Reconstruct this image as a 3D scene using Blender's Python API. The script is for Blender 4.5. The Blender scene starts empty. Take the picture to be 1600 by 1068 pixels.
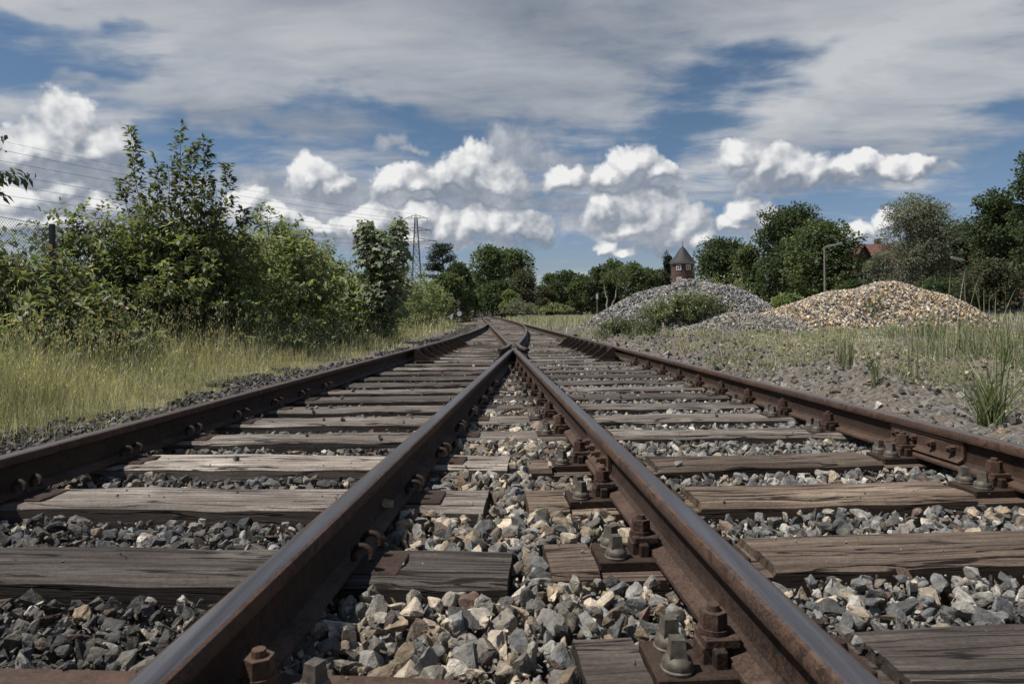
import bpy, bmesh, math, random
import numpy as np
from mathutils import Vector, Matrix
R = math.radians
sc = bpy.context.scene
COL = sc.collection
rng = np.random.default_rng(7)
random.seed(7)

# ------------------------------------------------------------------ camera model
F, HZ, ROLL, CAMZ = 1067.0, 487.0, 0.011, 0.69

def unroll(px, py):
    u, d = px - 800.0, py - HZ
    return u - ROLL * d, d + ROLL * u

def at(px, py, Y):                      # point of the photograph at depth Y
    u, d = unroll(px, py)
    return Vector((u / F * Y, Y, CAMZ - d / F * Y))

def on_ground(px, py, z=0.0):
    u, d = unroll(px, py)
    Y = F * (CAMZ - z) / d
    return Vector((u / F * Y, Y, z))

# ------------------------------------------------------------------ object helpers
def tag(o, label=None, cat=None, group=None, kind=None):
    if label: o['label'] = label
    if cat: o['category'] = cat
    if group: o['group'] = group
    if kind: o['kind'] = kind
    return o

def empty(name, label, cat, loc=(0, 0, 0), rz=0.0, group=None):
    o = bpy.data.objects.new(name, None)
    o.empty_display_size = 0.2
    COL.objects.link(o)
    o.location = loc
    o.rotation_euler = (0, 0, rz)
    return tag(o, label, cat, group)

def link(name, me, mat=None, parent=None, loc=None):
    o = bpy.data.objects.new(name, me)
    COL.objects.link(o)
    if mat is not None:
        for m in (mat if isinstance(mat, (list, tuple)) else [mat]):
            me.materials.append(m)
    if parent is not None: o.parent = parent
    if loc is not None: o.location = loc
    return o

def np_mesh(name, verts, faces, colors=None, mat_idx=None, smooth=False):
    """faces: list of (n,k) int arrays."""
    me = bpy.data.meshes.new(name)
    verts = np.asarray(verts, dtype=np.float32)
    if not isinstance(faces, list): faces = [faces]
    faces = [np.asarray(f, dtype=np.int32) for f in faces if len(f)]
    me.vertices.add(len(verts))
    me.vertices.foreach_set('co', verts.ravel())
    nl = sum(f.size for f in faces); nf = sum(len(f) for f in faces)
    me.loops.add(nl)
    me.loops.foreach_set('vertex_index', np.concatenate([f.ravel() for f in faces]))
    me.polygons.add(nf)
    tot = np.concatenate([np.full(len(f), f.shape[1], dtype=np.int32) for f in faces])
    start = np.concatenate([[0], np.cumsum(tot)[:-1]]).astype(np.int32)
    me.polygons.foreach_set('loop_start', start)
    if mat_idx is not None:
        me.polygons.foreach_set('material_index', np.asarray(mat_idx, dtype=np.int32))
    me.polygons.foreach_set('use_smooth', np.full(nf, smooth, dtype=bool))
    if colors is not None:
        a = me.color_attributes.new('tint', 'FLOAT_COLOR', 'POINT')
        c = np.ones((len(verts), 4), dtype=np.float32); c[:, :3] = colors
        a.data.foreach_set('color', c.ravel())
    me.update(calc_edges=True)
    me.validate()
    return me

def bm_obj(name, bm, mat=None, parent=None, loc=None, smooth=False, angle=None):
    me = bpy.data.meshes.new(name)
    bmesh.ops.recalc_face_normals(bm, faces=bm.faces)
    if smooth:
        for f in bm.faces: f.smooth = True
    if angle:
        for e in bm.edges:
            if len(e.link_faces) == 2 and e.calc_face_angle(0) > angle: e.smooth = False
    bm.to_mesh(me); bm.free()
    return link(name, me, mat, parent, loc)

def add_box(bm, c, s, rot=None, bevel=0.0):
    r = bmesh.ops.create_cube(bm, size=1.0)
    M = Matrix.Translation(Vector(c))
    if rot is not None: M = M @ rot.to_4x4()
    M = M @ Matrix.Diagonal((s[0], s[1], s[2], 1))
    bmesh.ops.transform(bm, matrix=M, verts=r['verts'])
    if bevel:
        es = list({e for v in r['verts'] for e in v.link_edges})
        bmesh.ops.bevel(bm, geom=es, offset=bevel, segments=1, affect='EDGES', profile=0.5)
    return r['verts']

def add_cone(bm, p0, p1, r0, r1, seg=8, caps=True):
    p0, p1 = Vector(p0), Vector(p1)
    d = p1 - p0
    L = d.length
    if L < 1e-6: return
    r = bmesh.ops.create_cone(bm, cap_ends=caps, segments=seg, radius1=max(r0, 1e-4), radius2=max(r1, 1e-4), depth=L)
    M = Matrix.Translation((p0 + p1) / 2) @ d.to_track_quat('Z', 'Y').to_matrix().to_4x4()
    bmesh.ops.transform(bm, matrix=M, verts=r['verts'])
    return r['verts']

def add_lathe(bm, prof, seg=24, c=(0, 0, 0)):
    rings = []
    for r, z in prof:
        rings.append([bm.verts.new((c[0] + r * math.cos(2 * math.pi * k / seg), c[1] + r * math.sin(2 * math.pi * k / seg), c[2] + z)) for k in range(seg)])
    for a, b in zip(rings, rings[1:]):
        for k in range(seg):
            bm.faces.new((a[k], a[(k + 1) % seg], b[(k + 1) % seg], b[k]))
    bm.faces.new(rings[0][::-1]); bm.faces.new(rings[-1])

def tube_np(pts, radii, seg=6):
    """tube along a polyline -> verts, quads"""
    pts = np.asarray(pts, float); n = len(pts)
    t = np.gradient(pts, axis=0)
    t /= np.linalg.norm(t, axis=1, keepdims=True) + 1e-9
    up = np.tile(np.array([0.0, 0.0, 1.0]), (n, 1))
    up[np.abs(t[:, 2]) > 0.9] = (1, 0, 0)
    a = np.cross(t, up); a /= np.linalg.norm(a, axis=1, keepdims=True) + 1e-9
    b = np.cross(t, a)
    th = np.arange(seg) * 2 * np.pi / seg
    r = np.broadcast_to(np.asarray(radii, float), (n,))
    V = pts[:, None, :] + r[:, None, None] * (np.cos(th)[None, :, None] * a[:, None, :] + np.sin(th)[None, :, None] * b[:, None, :])
    i = np.arange(n - 1)[:, None] * seg; k = np.arange(seg)[None, :]; k2 = (k + 1) % seg
    Q = np.stack([i + k, i + k2, i + seg + k2, i + seg + k], -1).reshape(-1, 4)
    return V.reshape(-1, 3), Q

class Bag:                              # collects many meshes into one
    def __init__(s): s.v = []; s.f = {}; s.c = []; s.n = 0
    def add(s, v, f, c=None):
        v = np.asarray(v, float); f = np.asarray(f)
        s.v.append(v); s.f.setdefault(f.shape[1], []).append(f + s.n)
        s.c.append(np.broadcast_to(np.asarray((1, 1, 1) if c is None else c, float), (len(v), 3)))
        s.n += len(v)
    def mesh(s, name, smooth=False):
        return np_mesh(name, np.concatenate(s.v), [np.concatenate(x) for x in s.f.values()], np.concatenate(s.c), smooth=smooth)

# ------------------------------------------------------------------ node helpers
class NT:
    def __init__(s, nt): s.nt = nt; s.dim = '3D'
    def node(s, t, **kw):
        n = s.nt.nodes.new(t)
        for k, v in kw.items(): setattr(n, k, v)
        return n
    def put(s, sock, v):
        if v is None: return
        if isinstance(v, bpy.types.NodeSocket): s.nt.links.new(v, sock)
        else:
            try: sock.default_value = v
            except Exception: sock.default_value = (*v, 1.0)
    def math(s, op, a, b=None, c=None, clamp=False):
        n = s.node('ShaderNodeMath', operation=op); n.use_clamp = clamp
        for i, v in enumerate((a, b, c)): s.put(n.inputs[i], v)
        return n.outputs[0]
    def vec(s, op, a, b=None, c=None, out=0):
        n = s.node('ShaderNodeVectorMath', operation=op)
        for i, v in enumerate((a, b, c)): s.put(n.inputs[i], v)
        return n.outputs[out]
    def scale(s, a, f):
        n = s.node('ShaderNodeVectorMath', operation='SCALE'); s.put(n.inputs[0], a); s.put(n.inputs['Scale'], f); return n.outputs[0]
    def noise(s, v, scale, detail=6, rough=0.55, dist=0.0, out='Fac'):
        n = s.node('ShaderNodeTexNoise'); n.noise_dimensions = s.dim; s.put(n.inputs['Vector'], v)
        n.inputs['Scale'].default_value = scale; n.inputs['Detail'].default_value = detail
        n.inputs['Roughness'].default_value = rough; n.inputs['Distortion'].default_value = dist
        return n.outputs[out]
    def voro(s, v, scale, feature='F1', out='Distance', rnd=1.0):
        n = s.node('ShaderNodeTexVoronoi', feature=feature); s.put(n.inputs['Vector'], v); n.inputs['Scale'].default_value = scale
        n.inputs['Randomness'].default_value = rnd
        return n.outputs[out]
    def ramp(s, f, stops, interp='LINEAR'):
        n = s.node('ShaderNodeValToRGB'); e = n.color_ramp.elements; n.color_ramp.interpolation = interp
        while len(e) < len(stops): e.new(0.5)
        for el, (p, c) in zip(e, stops):
            el.position = p; el.color = (*c, 1) if not isinstance(c, (int, float)) else (c, c, c, 1)
        s.put(n.inputs[0], f); return n.outputs[0]
    def mix(s, f, a, b, mode='MIX'):
        n = s.node('ShaderNodeMix', data_type='RGBA', blend_type=mode)
        s.put(n.inputs[0], f); s.put(n.inputs[6], a); s.put(n.inputs[7], b); return n.outputs[2]
    def step(s, v, a, b):
        n = s.node('ShaderNodeMapRange', interpolation_type='SMOOTHSTEP'); s.put(n.inputs[0], v)
        n.inputs[1].default_value = a; n.inputs[2].default_value = b; return n.outputs[0]
    def comb(s, x, y, z=0.0):
        n = s.node('ShaderNodeCombineXYZ')
        for i, v in enumerate((x, y, z)): s.put(n.inputs[i], v)
        return n.outputs[0]
    def sep(s, v):
        n = s.node('ShaderNodeSeparateXYZ'); s.put(n.inputs[0], v); return n.outputs
    def bump(s, h, strength=0.5, dist=0.01, normal=None):
        n = s.node('ShaderNodeBump'); s.put(n.inputs['Height'], h); n.inputs['Strength'].default_value = strength
        n.inputs['Distance'].default_value = dist
        if normal is not None: s.put(n.inputs['Normal'], normal)
        return n.outputs[0]

def material(name):
    m = bpy.data.materials.new(name); m.use_nodes = True
    nt = m.node_tree; nt.nodes.clear()
    T = NT(nt)
    out = T.node('ShaderNodeOutputMaterial')
    b = T.node('ShaderNodeBsdfPrincipled')
    nt.links.new(b.outputs[0], out.inputs[0])
    T.out, T.b = out, b
    return m, T

def pset(T, base=None, rough=None, metal=None, normal=None, spec=None):
    b = T.b
    T.put(b.inputs['Base Color'], base); T.put(b.inputs['Roughness'], rough); T.put(b.inputs['Metallic'], metal)
    T.put(b.inputs['Normal'], normal); T.put(b.inputs['Specular IOR Level'], spec)

def objco(T): return T.node('ShaderNodeTexCoord').outputs['Object']
def worldco(T): return T.node('ShaderNodeNewGeometry').outputs['Position']
def attr(T, n='tint'): return T.node('ShaderNodeAttribute', attribute_name=n).outputs['Color']

def plain(name, col, rough=0.7, metal=0.0, var=0.25, sc_=6.0):
    m, T = material(name)
    n = T.noise(objco(T), sc_, 6, 0.6)
    f = T.ramp(n, [(0.3, 1 - var), (0.7, 1 + var)])
    c = T.mix(1.0, (*col, 1), f, 'MULTIPLY')
    pset(T, c, rough, metal, T.bump(T.noise(objco(T), sc_ * 8, 4), 0.15, 0.01))
    return m

def m_rust(name, dark=1.0, speck=True):
    m, T = material(name)
    co = worldco(T)
    n1 = T.noise(co, 9, 7, 0.65); n2 = T.noise(co, 160, 4, 0.6); n3 = T.noise(co, 2.1, 4)
    c = T.ramp(n1, [(0.25, (0.024 * dark, 0.0135 * dark, 0.010 * dark)), (0.5, (0.062 * dark, 0.036 * dark, 0.027 * dark)), (0.75, (0.14 * dark, 0.080 * dark, 0.056 * dark))])
    c = T.mix(T.ramp(n2, [(0.42, 0.0), (0.62, 0.7)]), c, (0.15 * dark, 0.093 * dark, 0.066 * dark, 1))
    c = T.mix(T.ramp(n3, [(0.52, 0.0), (0.75, 0.6)]), c, (0.16 * dark, 0.078 * dark, 0.042 * dark, 1))
    n4 = T.noise(co, 33, 6, 0.7, 0.6); n5 = T.noise(co, 4.5, 3)
    flake = T.math('MULTIPLY', T.ramp(n4, [(0.52, 0.0), (0.57, 0.85)]), T.ramp(n5, [(0.42, 0.0), (0.60, 1.0)]))
    c = T.mix(flake, c, (0.028 * dark, 0.017 * dark, 0.013 * dark, 1))
    c = T.mix(T.ramp(n4, [(0.30, 0.55), (0.40, 0.0)]), c, (0.20 * dark, 0.115 * dark, 0.070 * dark, 1))
    # dust on upward faces
    nz = T.sep(T.node('ShaderNodeNewGeometry').outputs['Normal'])[2]
    dust = T.math('MULTIPLY', T.step(nz, 0.5, 1.0), T.ramp(n1, [(0.35, 0.0), (0.7, 0.5)]))
    c = T.mix(dust, c, (0.16 * dark, 0.11 * dark, 0.082 * dark, 1))
    pset(T, c, T.ramp(n2, [(0.3, 0.62), (0.7, 0.92)]), 0.0, T.bump(T.math('SUBTRACT', T.math('ADD', T.math('MULTIPLY', n1, 0.6), T.math('MULTIPLY', n2, 0.5)), T.math('MULTIPLY', flake, 0.5)), 0.6, 0.005), 0.3)
    return m

def m_railtop(brown=0.0):
    m, T = material('worn rail steel')
    co = worldco(T)
    st = T.vec('MULTIPLY', co, (60, 1.5, 60))
    n1 = T.noise(st, 1.0, 5, 0.6); n2 = T.noise(co, 220, 3, 0.6); n3 = T.noise(T.vec('MULTIPLY', co, (1, 0.35, 1)), 3.5, 4)
    c = T.ramp(n1, [(0.3, (0.09, 0.093, 0.105)), (0.7, (0.24, 0.245, 0.265))])
    c = T.mix(T.ramp(n3, [(0.40, 0.15 + brown), (0.66, min(0.95, 0.75 + brown))]), c, (0.13, 0.096, 0.080, 1))
    c = T.mix(T.ramp(n2, [(0.55, 0.0), (0.72, 0.45)]), c, (0.06, 0.038, 0.028, 1))
    pset(T, c, T.ramp(n1, [(0.25, 0.30), (0.75, 0.48)]), 0.75 - brown * 0.6, T.bump(n1, 0.12, 0.002))
    return m

def m_wood(name='weathered timber'):
    m, T = material(name)
    co = objco(T)
    oi = T.node('ShaderNodeObjectInfo')
    off = T.vec('ADD', co, T.comb(T.math('MULTIPLY', oi.outputs['Random'], 37.0), T.math('MULTIPLY', oi.outputs['Random'], 91.0), 0.0))
    warp = T.vec('ADD', off, T.scale(T.vec('SUBTRACT', T.noise(off, 2.5, 3, 0.5, out='Color'), (0.5, 0.5, 0.5)), 0.035))
    g1 = T.noise(T.vec('MULTIPLY', warp, (1.5, 55, 55)), 1.0, 8, 0.7)
    g2 = T.noise(T.vec('MULTIPLY', warp, (5.0, 260, 260)), 1.0, 4, 0.65)
    blot = T.noise(T.vec('MULTIPLY', off, (1.6, 4, 4)), 1.0, 6, 0.6)
    fine = T.noise(off, 90, 4, 0.7)
    crk = T.noise(T.vec('MULTIPLY', warp, (1.1, 26, 26)), 1.0, 3, 0.5)
    msk = T.ramp(T.noise(T.vec('MULTIPLY', off, (1.3, 9, 9)), 1.0, 2, 0.5), [(0.36, 0.0), (0.50, 1.0)])
    crack = T.math('MULTIPLY', msk, T.ramp(T.math('ABSOLUTE', T.math('SUBTRACT', crk, 0.5)), [(0.0, 1.0), (0.010, 0.85), (0.022, 0.0)]))
    c = T.ramp(g1, [(0.28, (0.050, 0.041, 0.036)), (0.45, (0.118, 0.101, 0.089)), (0.60, (0.20, 0.178, 0.158)), (0.78, (0.37, 0.342, 0.312))])
    c = T.mix(T.ramp(g2, [(0.34, 0.6), (0.60, 0.0)]), c, (0.045, 0.035, 0.029, 1))
    c = T.mix(T.ramp(blot, [(0.34, 0.65), (0.52, 0.0)]), c, (0.066, 0.054, 0.046, 1))
    c = T.mix(T.ramp(blot, [(0.55, 0.0), (0.72, 0.55)]), c, (0.33, 0.30, 0.265, 1))
    c = T.mix(1.0, c, T.ramp(fine, [(0.3, 0.72), (0.7, 1.25)]), 'MULTIPLY')
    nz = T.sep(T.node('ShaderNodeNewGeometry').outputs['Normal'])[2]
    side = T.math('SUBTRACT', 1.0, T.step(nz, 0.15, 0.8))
    c = T.mix(T.math('MULTIPLY', side, 0.72), c, (0.030, 0.022, 0.017, 1))  # side faces darkened: creosote and dirt, with shade painted in
    c = T.mix(1.0, c, oi.outputs['Color'], 'MULTIPLY')
    c = T.mix(crack, c, (0.008, 0.006, 0.005, 1))
    h = T.math('SUBTRACT', T.math('ADD', g1, T.math('MULTIPLY', g2, 0.5)), T.math('MULTIPLY', crack, 1.6))
    pset(T, c, 0.88, 0.0, T.bump(h, 0.8, 0.006), 0.25)
    return m

def m_stone(name, bumpy=1.0):
    m, T = material(name)
    co = worldco(T)
    t = attr(T)
    n1 = T.noise(co, 45, 6, 0.65); n2 = T.noise(co, 260, 4, 0.6); n3 = T.noise(co, 17, 3, 0.5, 1.2)
    f = T.ramp(n1, [(0.3, 0.55), (0.7, 1.5)])
    c = T.mix(1.0, t, f, 'MULTIPLY')
    c = T.mix(T.ramp(n3, [(0.56, 0.0), (0.70, 0.55)]), c, (0.25, 0.21, 0.165, 1))
    c = T.mix(T.ramp(n2, [(0.58, 0.0), (0.74, 0.55)]), c, (0.46, 0.44, 0.41, 1))
    c = T.mix(T.ramp(n2, [(0.26, 0.7), (0.40, 0.0)]), c, (0.035, 0.035, 0.036, 1))
    pset(T, c, 0.82, 0.0, T.bump(T.math('ADD', n1, T.math('MULTIPLY', n2, 0.5)), 0.85 * bumpy, 0.008), 0.35)
    return m

def m_leaf(name, trans=0.35, rough=0.5, spec=0.35):
    m, T = material(name)
    t = attr(T)
    n = T.noise(worldco(T), 1.7, 3)
    c = T.mix(1.0, t, T.ramp(n, [(0.3, 0.75), (0.7, 1.25)]), 'MULTIPLY')
    hs = T.node('ShaderNodeHueSaturation'); hs.inputs['Saturation'].default_value = 0.84; hs.inputs['Value'].default_value = 1.04; T.put(hs.inputs['Color'], c); c = hs.outputs[0]
    pset(T, c, rough, 0.0, None, spec)
    tr = T.node('ShaderNodeBsdfTranslucent')
    T.put(tr.inputs[0], T.mix(1.0, c, (1.25, 1.25, 0.55, 1), 'MULTIPLY'))
    mx = T.node('ShaderNodeMixShader'); mx.inputs[0].default_value = trans
    T.nt.links.new(T.b.outputs[0], mx.inputs[1]); T.nt.links.new(tr.outputs[0], mx.inputs[2])
    T.nt.links.new(mx.outputs[0], T.out.inputs[0])
    return m

def m_bark(name, col=(0.075, 0.06, 0.048)):
    m, T = material(name)
    co = objco(T)
    n = T.noise(T.vec('MULTIPLY', co, (1, 1, 0.2)), 22, 6, 0.65)
    c = T.ramp(n, [(0.3, tuple(x * 0.45 for x in col)), (0.7, tuple(x * 1.5 for x in col))])
    pset(T, c, 0.9, 0, T.bump(n, 0.8, 0.02))
    return m

RUST = m_rust('rusted rail steel', 0.74); RUSTD = m_rust('dark rusted steel and web shade', 0.42); RAILTOP = m_railtop(); RAILTOPB = m_railtop(0.55)
RUSTN = m_rust('rusted bolts', 0.80)
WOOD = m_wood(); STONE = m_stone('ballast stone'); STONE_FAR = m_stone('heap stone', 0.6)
LEAF = m_leaf('leaves', 0.42); LEAFD = m_leaf('tree leaves', 0.4, 0.6, 0.25); BLADE = m_leaf('grass blades', 0.4, 0.6, 0.25)
BARK = m_bark('bark'); TWIG = m_bark('twig bark', (0.085, 0.06, 0.045))
PALE_STEEL = plain('galvanised screw', (0.11, 0.096, 0.077), 0.6, 0.25, 0.55, 60)
BLACKP = plain('black paint', (0.012, 0.012, 0.013), 0.5); WHITEP = plain('white paint', (0.72, 0.73, 0.74), 0.5, 0, 0.08)
GALV = plain('galvanised steel', (0.30, 0.31, 0.32), 0.5, 0.4, 0.2, 3); CONC = plain('grey post', (0.20, 0.185, 0.16), 0.8)
DARKST = plain('dark lattice steel', (0.06, 0.066, 0.075), 0.6, 0.3)
PETAL = plain('white petals', (0.72, 0.70, 0.66), 0.7, 0, 0.1)
# ------------------------------------------------------------------ track geometry (rail centre lines as X(Y))
YF, YT, RAD2, FA = 10.24, 37.1, 480.0, 0.112
def off(Y):
    Y = np.asarray(Y, float)
    curve = (np.clip(YT - Y, 0, None)) ** 2 / RAD2
    c0 = (YT - YF) ** 2 / RAD2
    return np.where(Y > YF, curve, c0 + FA * (YF - Y))
def rB(Y): return 2.055 - 0.0515 * np.asarray(Y, float)           # right stock rail
def rA(Y): return rB(Y) - 1.515                                    # its partner, the right leg of the vee
def rDR(Y): return rB(Y) - off(Y) - 0.005                          # diverging right rail, the left leg of the vee
def rDL(Y): return rDR(Y) - 1.505                                  # left stock rail
def vnoise(x, y, s, seed=0):                                      # cheap smooth value noise
    x = np.asarray(x, float) * s + 100.3 + seed * 17.7; y = np.asarray(y, float) * s + 57.1 + seed * 9.1
    xi, yi = np.floor(x), np.floor(y); fx, fy = x - xi, y - yi
    fx, fy = fx * fx * (3 - 2 * fx), fy * fy * (3 - 2 * fy)
    h = lambda a, b: np.modf(np.abs(np.sin(a * 127.1 + b * 311.7 + seed * 3.3) * 43758.5453))[0]
    return (h(xi, yi) * (1 - fx) + h(xi + 1, yi) * fx) * (1 - fy) + (h(xi, yi + 1) * (1 - fx) + h(xi + 1, yi + 1) * fx) * fy

def leftedge(Y): return np.interp(np.asarray(Y, float), [0, 4, 8, 15, 30, 45, 60], [-2.75, -2.8, -2.95, -2.75, -2.7, -3.2, -4.2])
def ground_z(x, y):
    x = np.asarray(x, float); y = np.asarray(y, float)
    L, Rr = rDL(np.minimum(y, 60)), rB(np.minimum(y, 60))
    z = np.full(np.broadcast(x, y).shape, -0.135)
    l = np.clip((L - 0.75 - x) / 0.9, 0, 1); z = z - 0.02 * l * l * (3 - 2 * l)
    r = np.clip((x - Rr - 0.2) / 1.0, 0, 1); r = r * r * (3 - 2 * r)
    rough = (vnoise(x, y, 0.9, 1) - 0.5) * 0.26 + (vnoise(x, y, 2.6, 2) - 0.5) * 0.20 + (vnoise(x, y, 6, 3) - 0.5) * 0.11 + (vnoise(x, y, 13, 4) - 0.5) * 0.05
    near = np.clip(1 - (np.hypot(x, y) - 25) / 25, 0, 1)
    z = z + r * (0.16 + rough * near)
    l2 = np.clip((L - 1.6 - x) / 2.0, 0, 1)
    z = z + l2 * (vnoise(x, y, 0.7, 5) - 0.25) * 0.14 * near
    return z

# ------------------------------------------------------------------ ground sheet and ballast bed
def axis(lo, hi, dense_lo, dense_hi, step, grow=1.22):
    a = list(np.arange(dense_lo, dense_hi + 1e-6, step))
    s = step
    while a[-1] < hi: s *= grow; a.append(min(a[-1] + s, hi))
    s = step
    while a[0] > lo: s *= grow; a.insert(0, max(a[0] - s, lo))
    return np.array(a)
gx = axis(-2500, 2500, -7, 12, 0.09); gy = axis(-400, 4000, 0, 22, 0.11)
XX, YY = np.meshgrid(gx, gy)
ZZ = ground_z(XX, YY)
n = len(gx)
idx = np.arange(len(gy) - 1)[:, None] * n + np.arange(n - 1)[None, :]
Q = np.stack([idx, idx + 1, idx + n + 1, idx + n], -1).reshape(-1, 4)
m, T = material('ground')
co = worldco(T); x_, y_, z_ = T.sep(co)
n0 = T.noise(co, 0.35, 5); n1 = T.noise(co, 2.6, 6, 0.6); n2 = T.noise(co, 30, 5, 0.65); vr = T.voro(co, 34, out='Color'); vd = T.voro(co, 34)
grass = T.ramp(n1, [(0.3, (0.085, 0.08, 0.045)), (0.55, (0.20, 0.185, 0.11)), (0.75, (0.32, 0.285, 0.19))])
dirt = T.ramp(n2, [(0.3, (0.07, 0.056, 0.045)), (0.55, (0.19, 0.155, 0.125)), (0.75, (0.34, 0.30, 0.25))])
gv = T.mix(T.ramp(n1, [(0.4, 0.75), (0.62, 0.15)]), dirt, T.mix(1.0, T.ramp(T.sep(vr)[0], [(0, 0.3), (1, 1.5)]), (0.17, 0.165, 0.16, 1), 'MULTIPLY'))
# right side dry, left side grass, far away grass everywhere
side = T.step(T.math('ADD', x_, T.math('MULTIPLY', y_, 0.03)), -2.3, -3.4)
far = T.step(y_, 26.0, 40.0)
patch = T.math('MULTIPLY', T.ramp(n0, [(0.46, 0.0), (0.60, 0.75)]), T.step(x_, 2.6, 4.5))
gm = T.math('MAXIMUM', T.math('MAXIMUM', T.math('SUBTRACT', 1.0, T.step(x_, -3.4, -2.9)), patch), T.math('MULTIPLY', far, 1.0))
onbed = T.math('MULTIPLY', T.step(x_, -3.3, -2.8), T.math('SUBTRACT', 1.0, T.step(T.math('ADD', x_, T.math('MULTIPLY', y_, 0.0515)), 2.5, 3.4)))
gm = T.math('MULTIPLY', gm, T.math('SUBTRACT', 1.0, T.math('MULTIPLY', onbed, T.math('SUBTRACT', 1.0, far))))
c = T.mix(gm, gv, grass)
pset(T, c, 0.95, 0, T.bump(T.math('ADD', n2, T.math('MULTIPLY', vd, -0.8)), 0.8, 0.03), 0.2)
g = link('ground', np_mesh('ground', np.stack([XX, YY, ZZ], -1).reshape(-1, 3), Q, smooth=True), m)
tag(g, 'rough ground of dirt and grass', kind='structure')

# ballast bed running to the far end of the track
yb = np.concatenate([np.arange(-1, 40, 0.5), np.arange(40, 260, 5)])
Lb, Rb = np.where(yb < YT, rDL(yb), rA(yb)) - 0.95, rB(yb) + 0.55
lat = np.linspace(0, 1, 14)
bv = [(l + (r - l) * t, y, -0.115 - (0.10 if t in (0, 1) else 0)) for y, l, r in zip(yb, Lb, Rb) for t in lat]
k = 14
bi = np.arange(len(yb) - 1)[:, None] * k + np.arange(k - 1)[None, :]
m, T = material('ballast bed')
co = worldco(T)
vc = T.voro(co, 24, out='Color'); vd = T.voro(co, 24); n2 = T.noise(co, 60, 5, 0.65); n1 = T.noise(co, 0.8, 4)
c = T.ramp(T.sep(vc)[0], [(0, (0.02, 0.02, 0.02)), (0.5, (0.085, 0.08, 0.075)), (0.85, (0.17, 0.155, 0.14)), (1, (0.30, 0.28, 0.26))])
c = T.mix(1.0, c, T.ramp(n2, [(0.3, 0.5), (0.7, 1.4)]), 'MULTIPLY')
c = T.mix(T.ramp(n1, [(0.4, 0.0), (0.7, 0.35)]), c, (0.19, 0.15, 0.11, 1))
pset(T, c, 0.9, 0, T.bump(vd, 1.0, 0.04))
b = link('ballast_bed', np_mesh('ballast_bed', bv, np.stack([bi, bi + 1, bi + k + 1, bi + k], -1).reshape(-1, 4), smooth=True), m)
tag(b, 'bed of crushed stone under the tracks', kind='structure')

# ------------------------------------------------------------------ rails
HALF = [(0.0625, 0.0), (0.0625, 0.010), (0.056, 0.0135), (0.026, 0.023), (0.012, 0.034), (0.0078, 0.050), (0.0078, 0.100), (0.013, 0.110), (0.0325, 0.119), (0.0345, 0.124), (0.0345, 0.142), (0.0305, 0.150), (0.0235, 0.1535), (0.010, 0.155)]
PROF = [(x, z) for x, z in HALF] + [(-x, z) for x, z in HALF[::-1]]
RZ = 0.007
def sweep(prof, pts, z0, closed=True):
    pts = np.asarray(pts, float); P_ = np.asarray(prof, float)
    t = np.gradient(pts, axis=0); t /= np.linalg.norm(t, axis=1, keepdims=True)
    nx = np.stack([t[:, 1], -t[:, 0]], 1)
    v = np.zeros((len(pts), len(P_), 3))
    v[:, :, :2] = pts[:, None, :] + nx[:, None, :] * P_[None, :, :1]
    v[:, :, 2] = z0 + P_[None, :, 1]
    k = len(P_)
    i = np.arange(len(pts) - 1)[:, None] * k; j = np.arange(k)[None, :]; j2 = (j + 1) % k
    q = np.stack([i + j, i + k + j, i + k + j2, i + j2], -1).reshape(-1, 4)
    return v.reshape(-1, 3), q, k
def rail_mesh(name, pts, z0=RZ, prof=PROF, top_mat=None):
    v, q, k = sweep(prof, pts, z0)
    midx = np.zeros(len(q), int)
    jj = np.arange(len(q)) % k
    top = len(HALF) - 1
    midx[(jj >= top - 1) & (jj <= top + 1)] = 1
    for a_, b__ in ((3, 7), (k - 9, k - 5)): midx[(jj >= a_) & (jj <= b__)] = 2  # web under the head in darker rust, its shade painted in
    caps = np.array([list(range(k)), list(range(len(v) - 1, len(v) - k - 1, -1))])
    org = np.array([pts[0][0], pts[0][1], 0.0])
    me = np_mesh(name, v - org, [q, caps], mat_idx=np.concatenate([midx, [0, 0]]), smooth=True)
    try: me.set_sharp_from_angle(angle=R(28))
    except Exception: pass
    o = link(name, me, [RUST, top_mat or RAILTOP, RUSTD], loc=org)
    return o
def line(fn, y0, y1, step=0.5):
    y = np.linspace(y0, y1, max(2, int((y1 - y0) / step) + 1)); return np.stack([fn(y), y], 1)

far_y = np.linspace(YT + 0.01, 150, 40)
left_pts = np.concatenate([line(rDL, 0.6, YT), np.stack([rA(far_y), far_y], 1)])
stock_left = tag(rail_mesh('rail', left_pts, top_mat=RAILTOPB), 'rusty outer rail along the left grass verge', 'rail')
stock_right = tag(rail_mesh('rail', line(rB, 0.6, 150), top_mat=RAILTOPB), 'rusty outer rail beside the dirt bank on the right', 'rail')
vee_left = tag(rail_mesh('rail', line(rDR, 0.3, 9.45), RZ - 0.0015), 'shiny-topped rail forming the left leg of the vee', 'rail')
vee_right = tag(rail_mesh('rail', line(rA, 0.3, 9.45)), 'rusty rail forming the right leg of the vee', 'rail')
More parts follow.
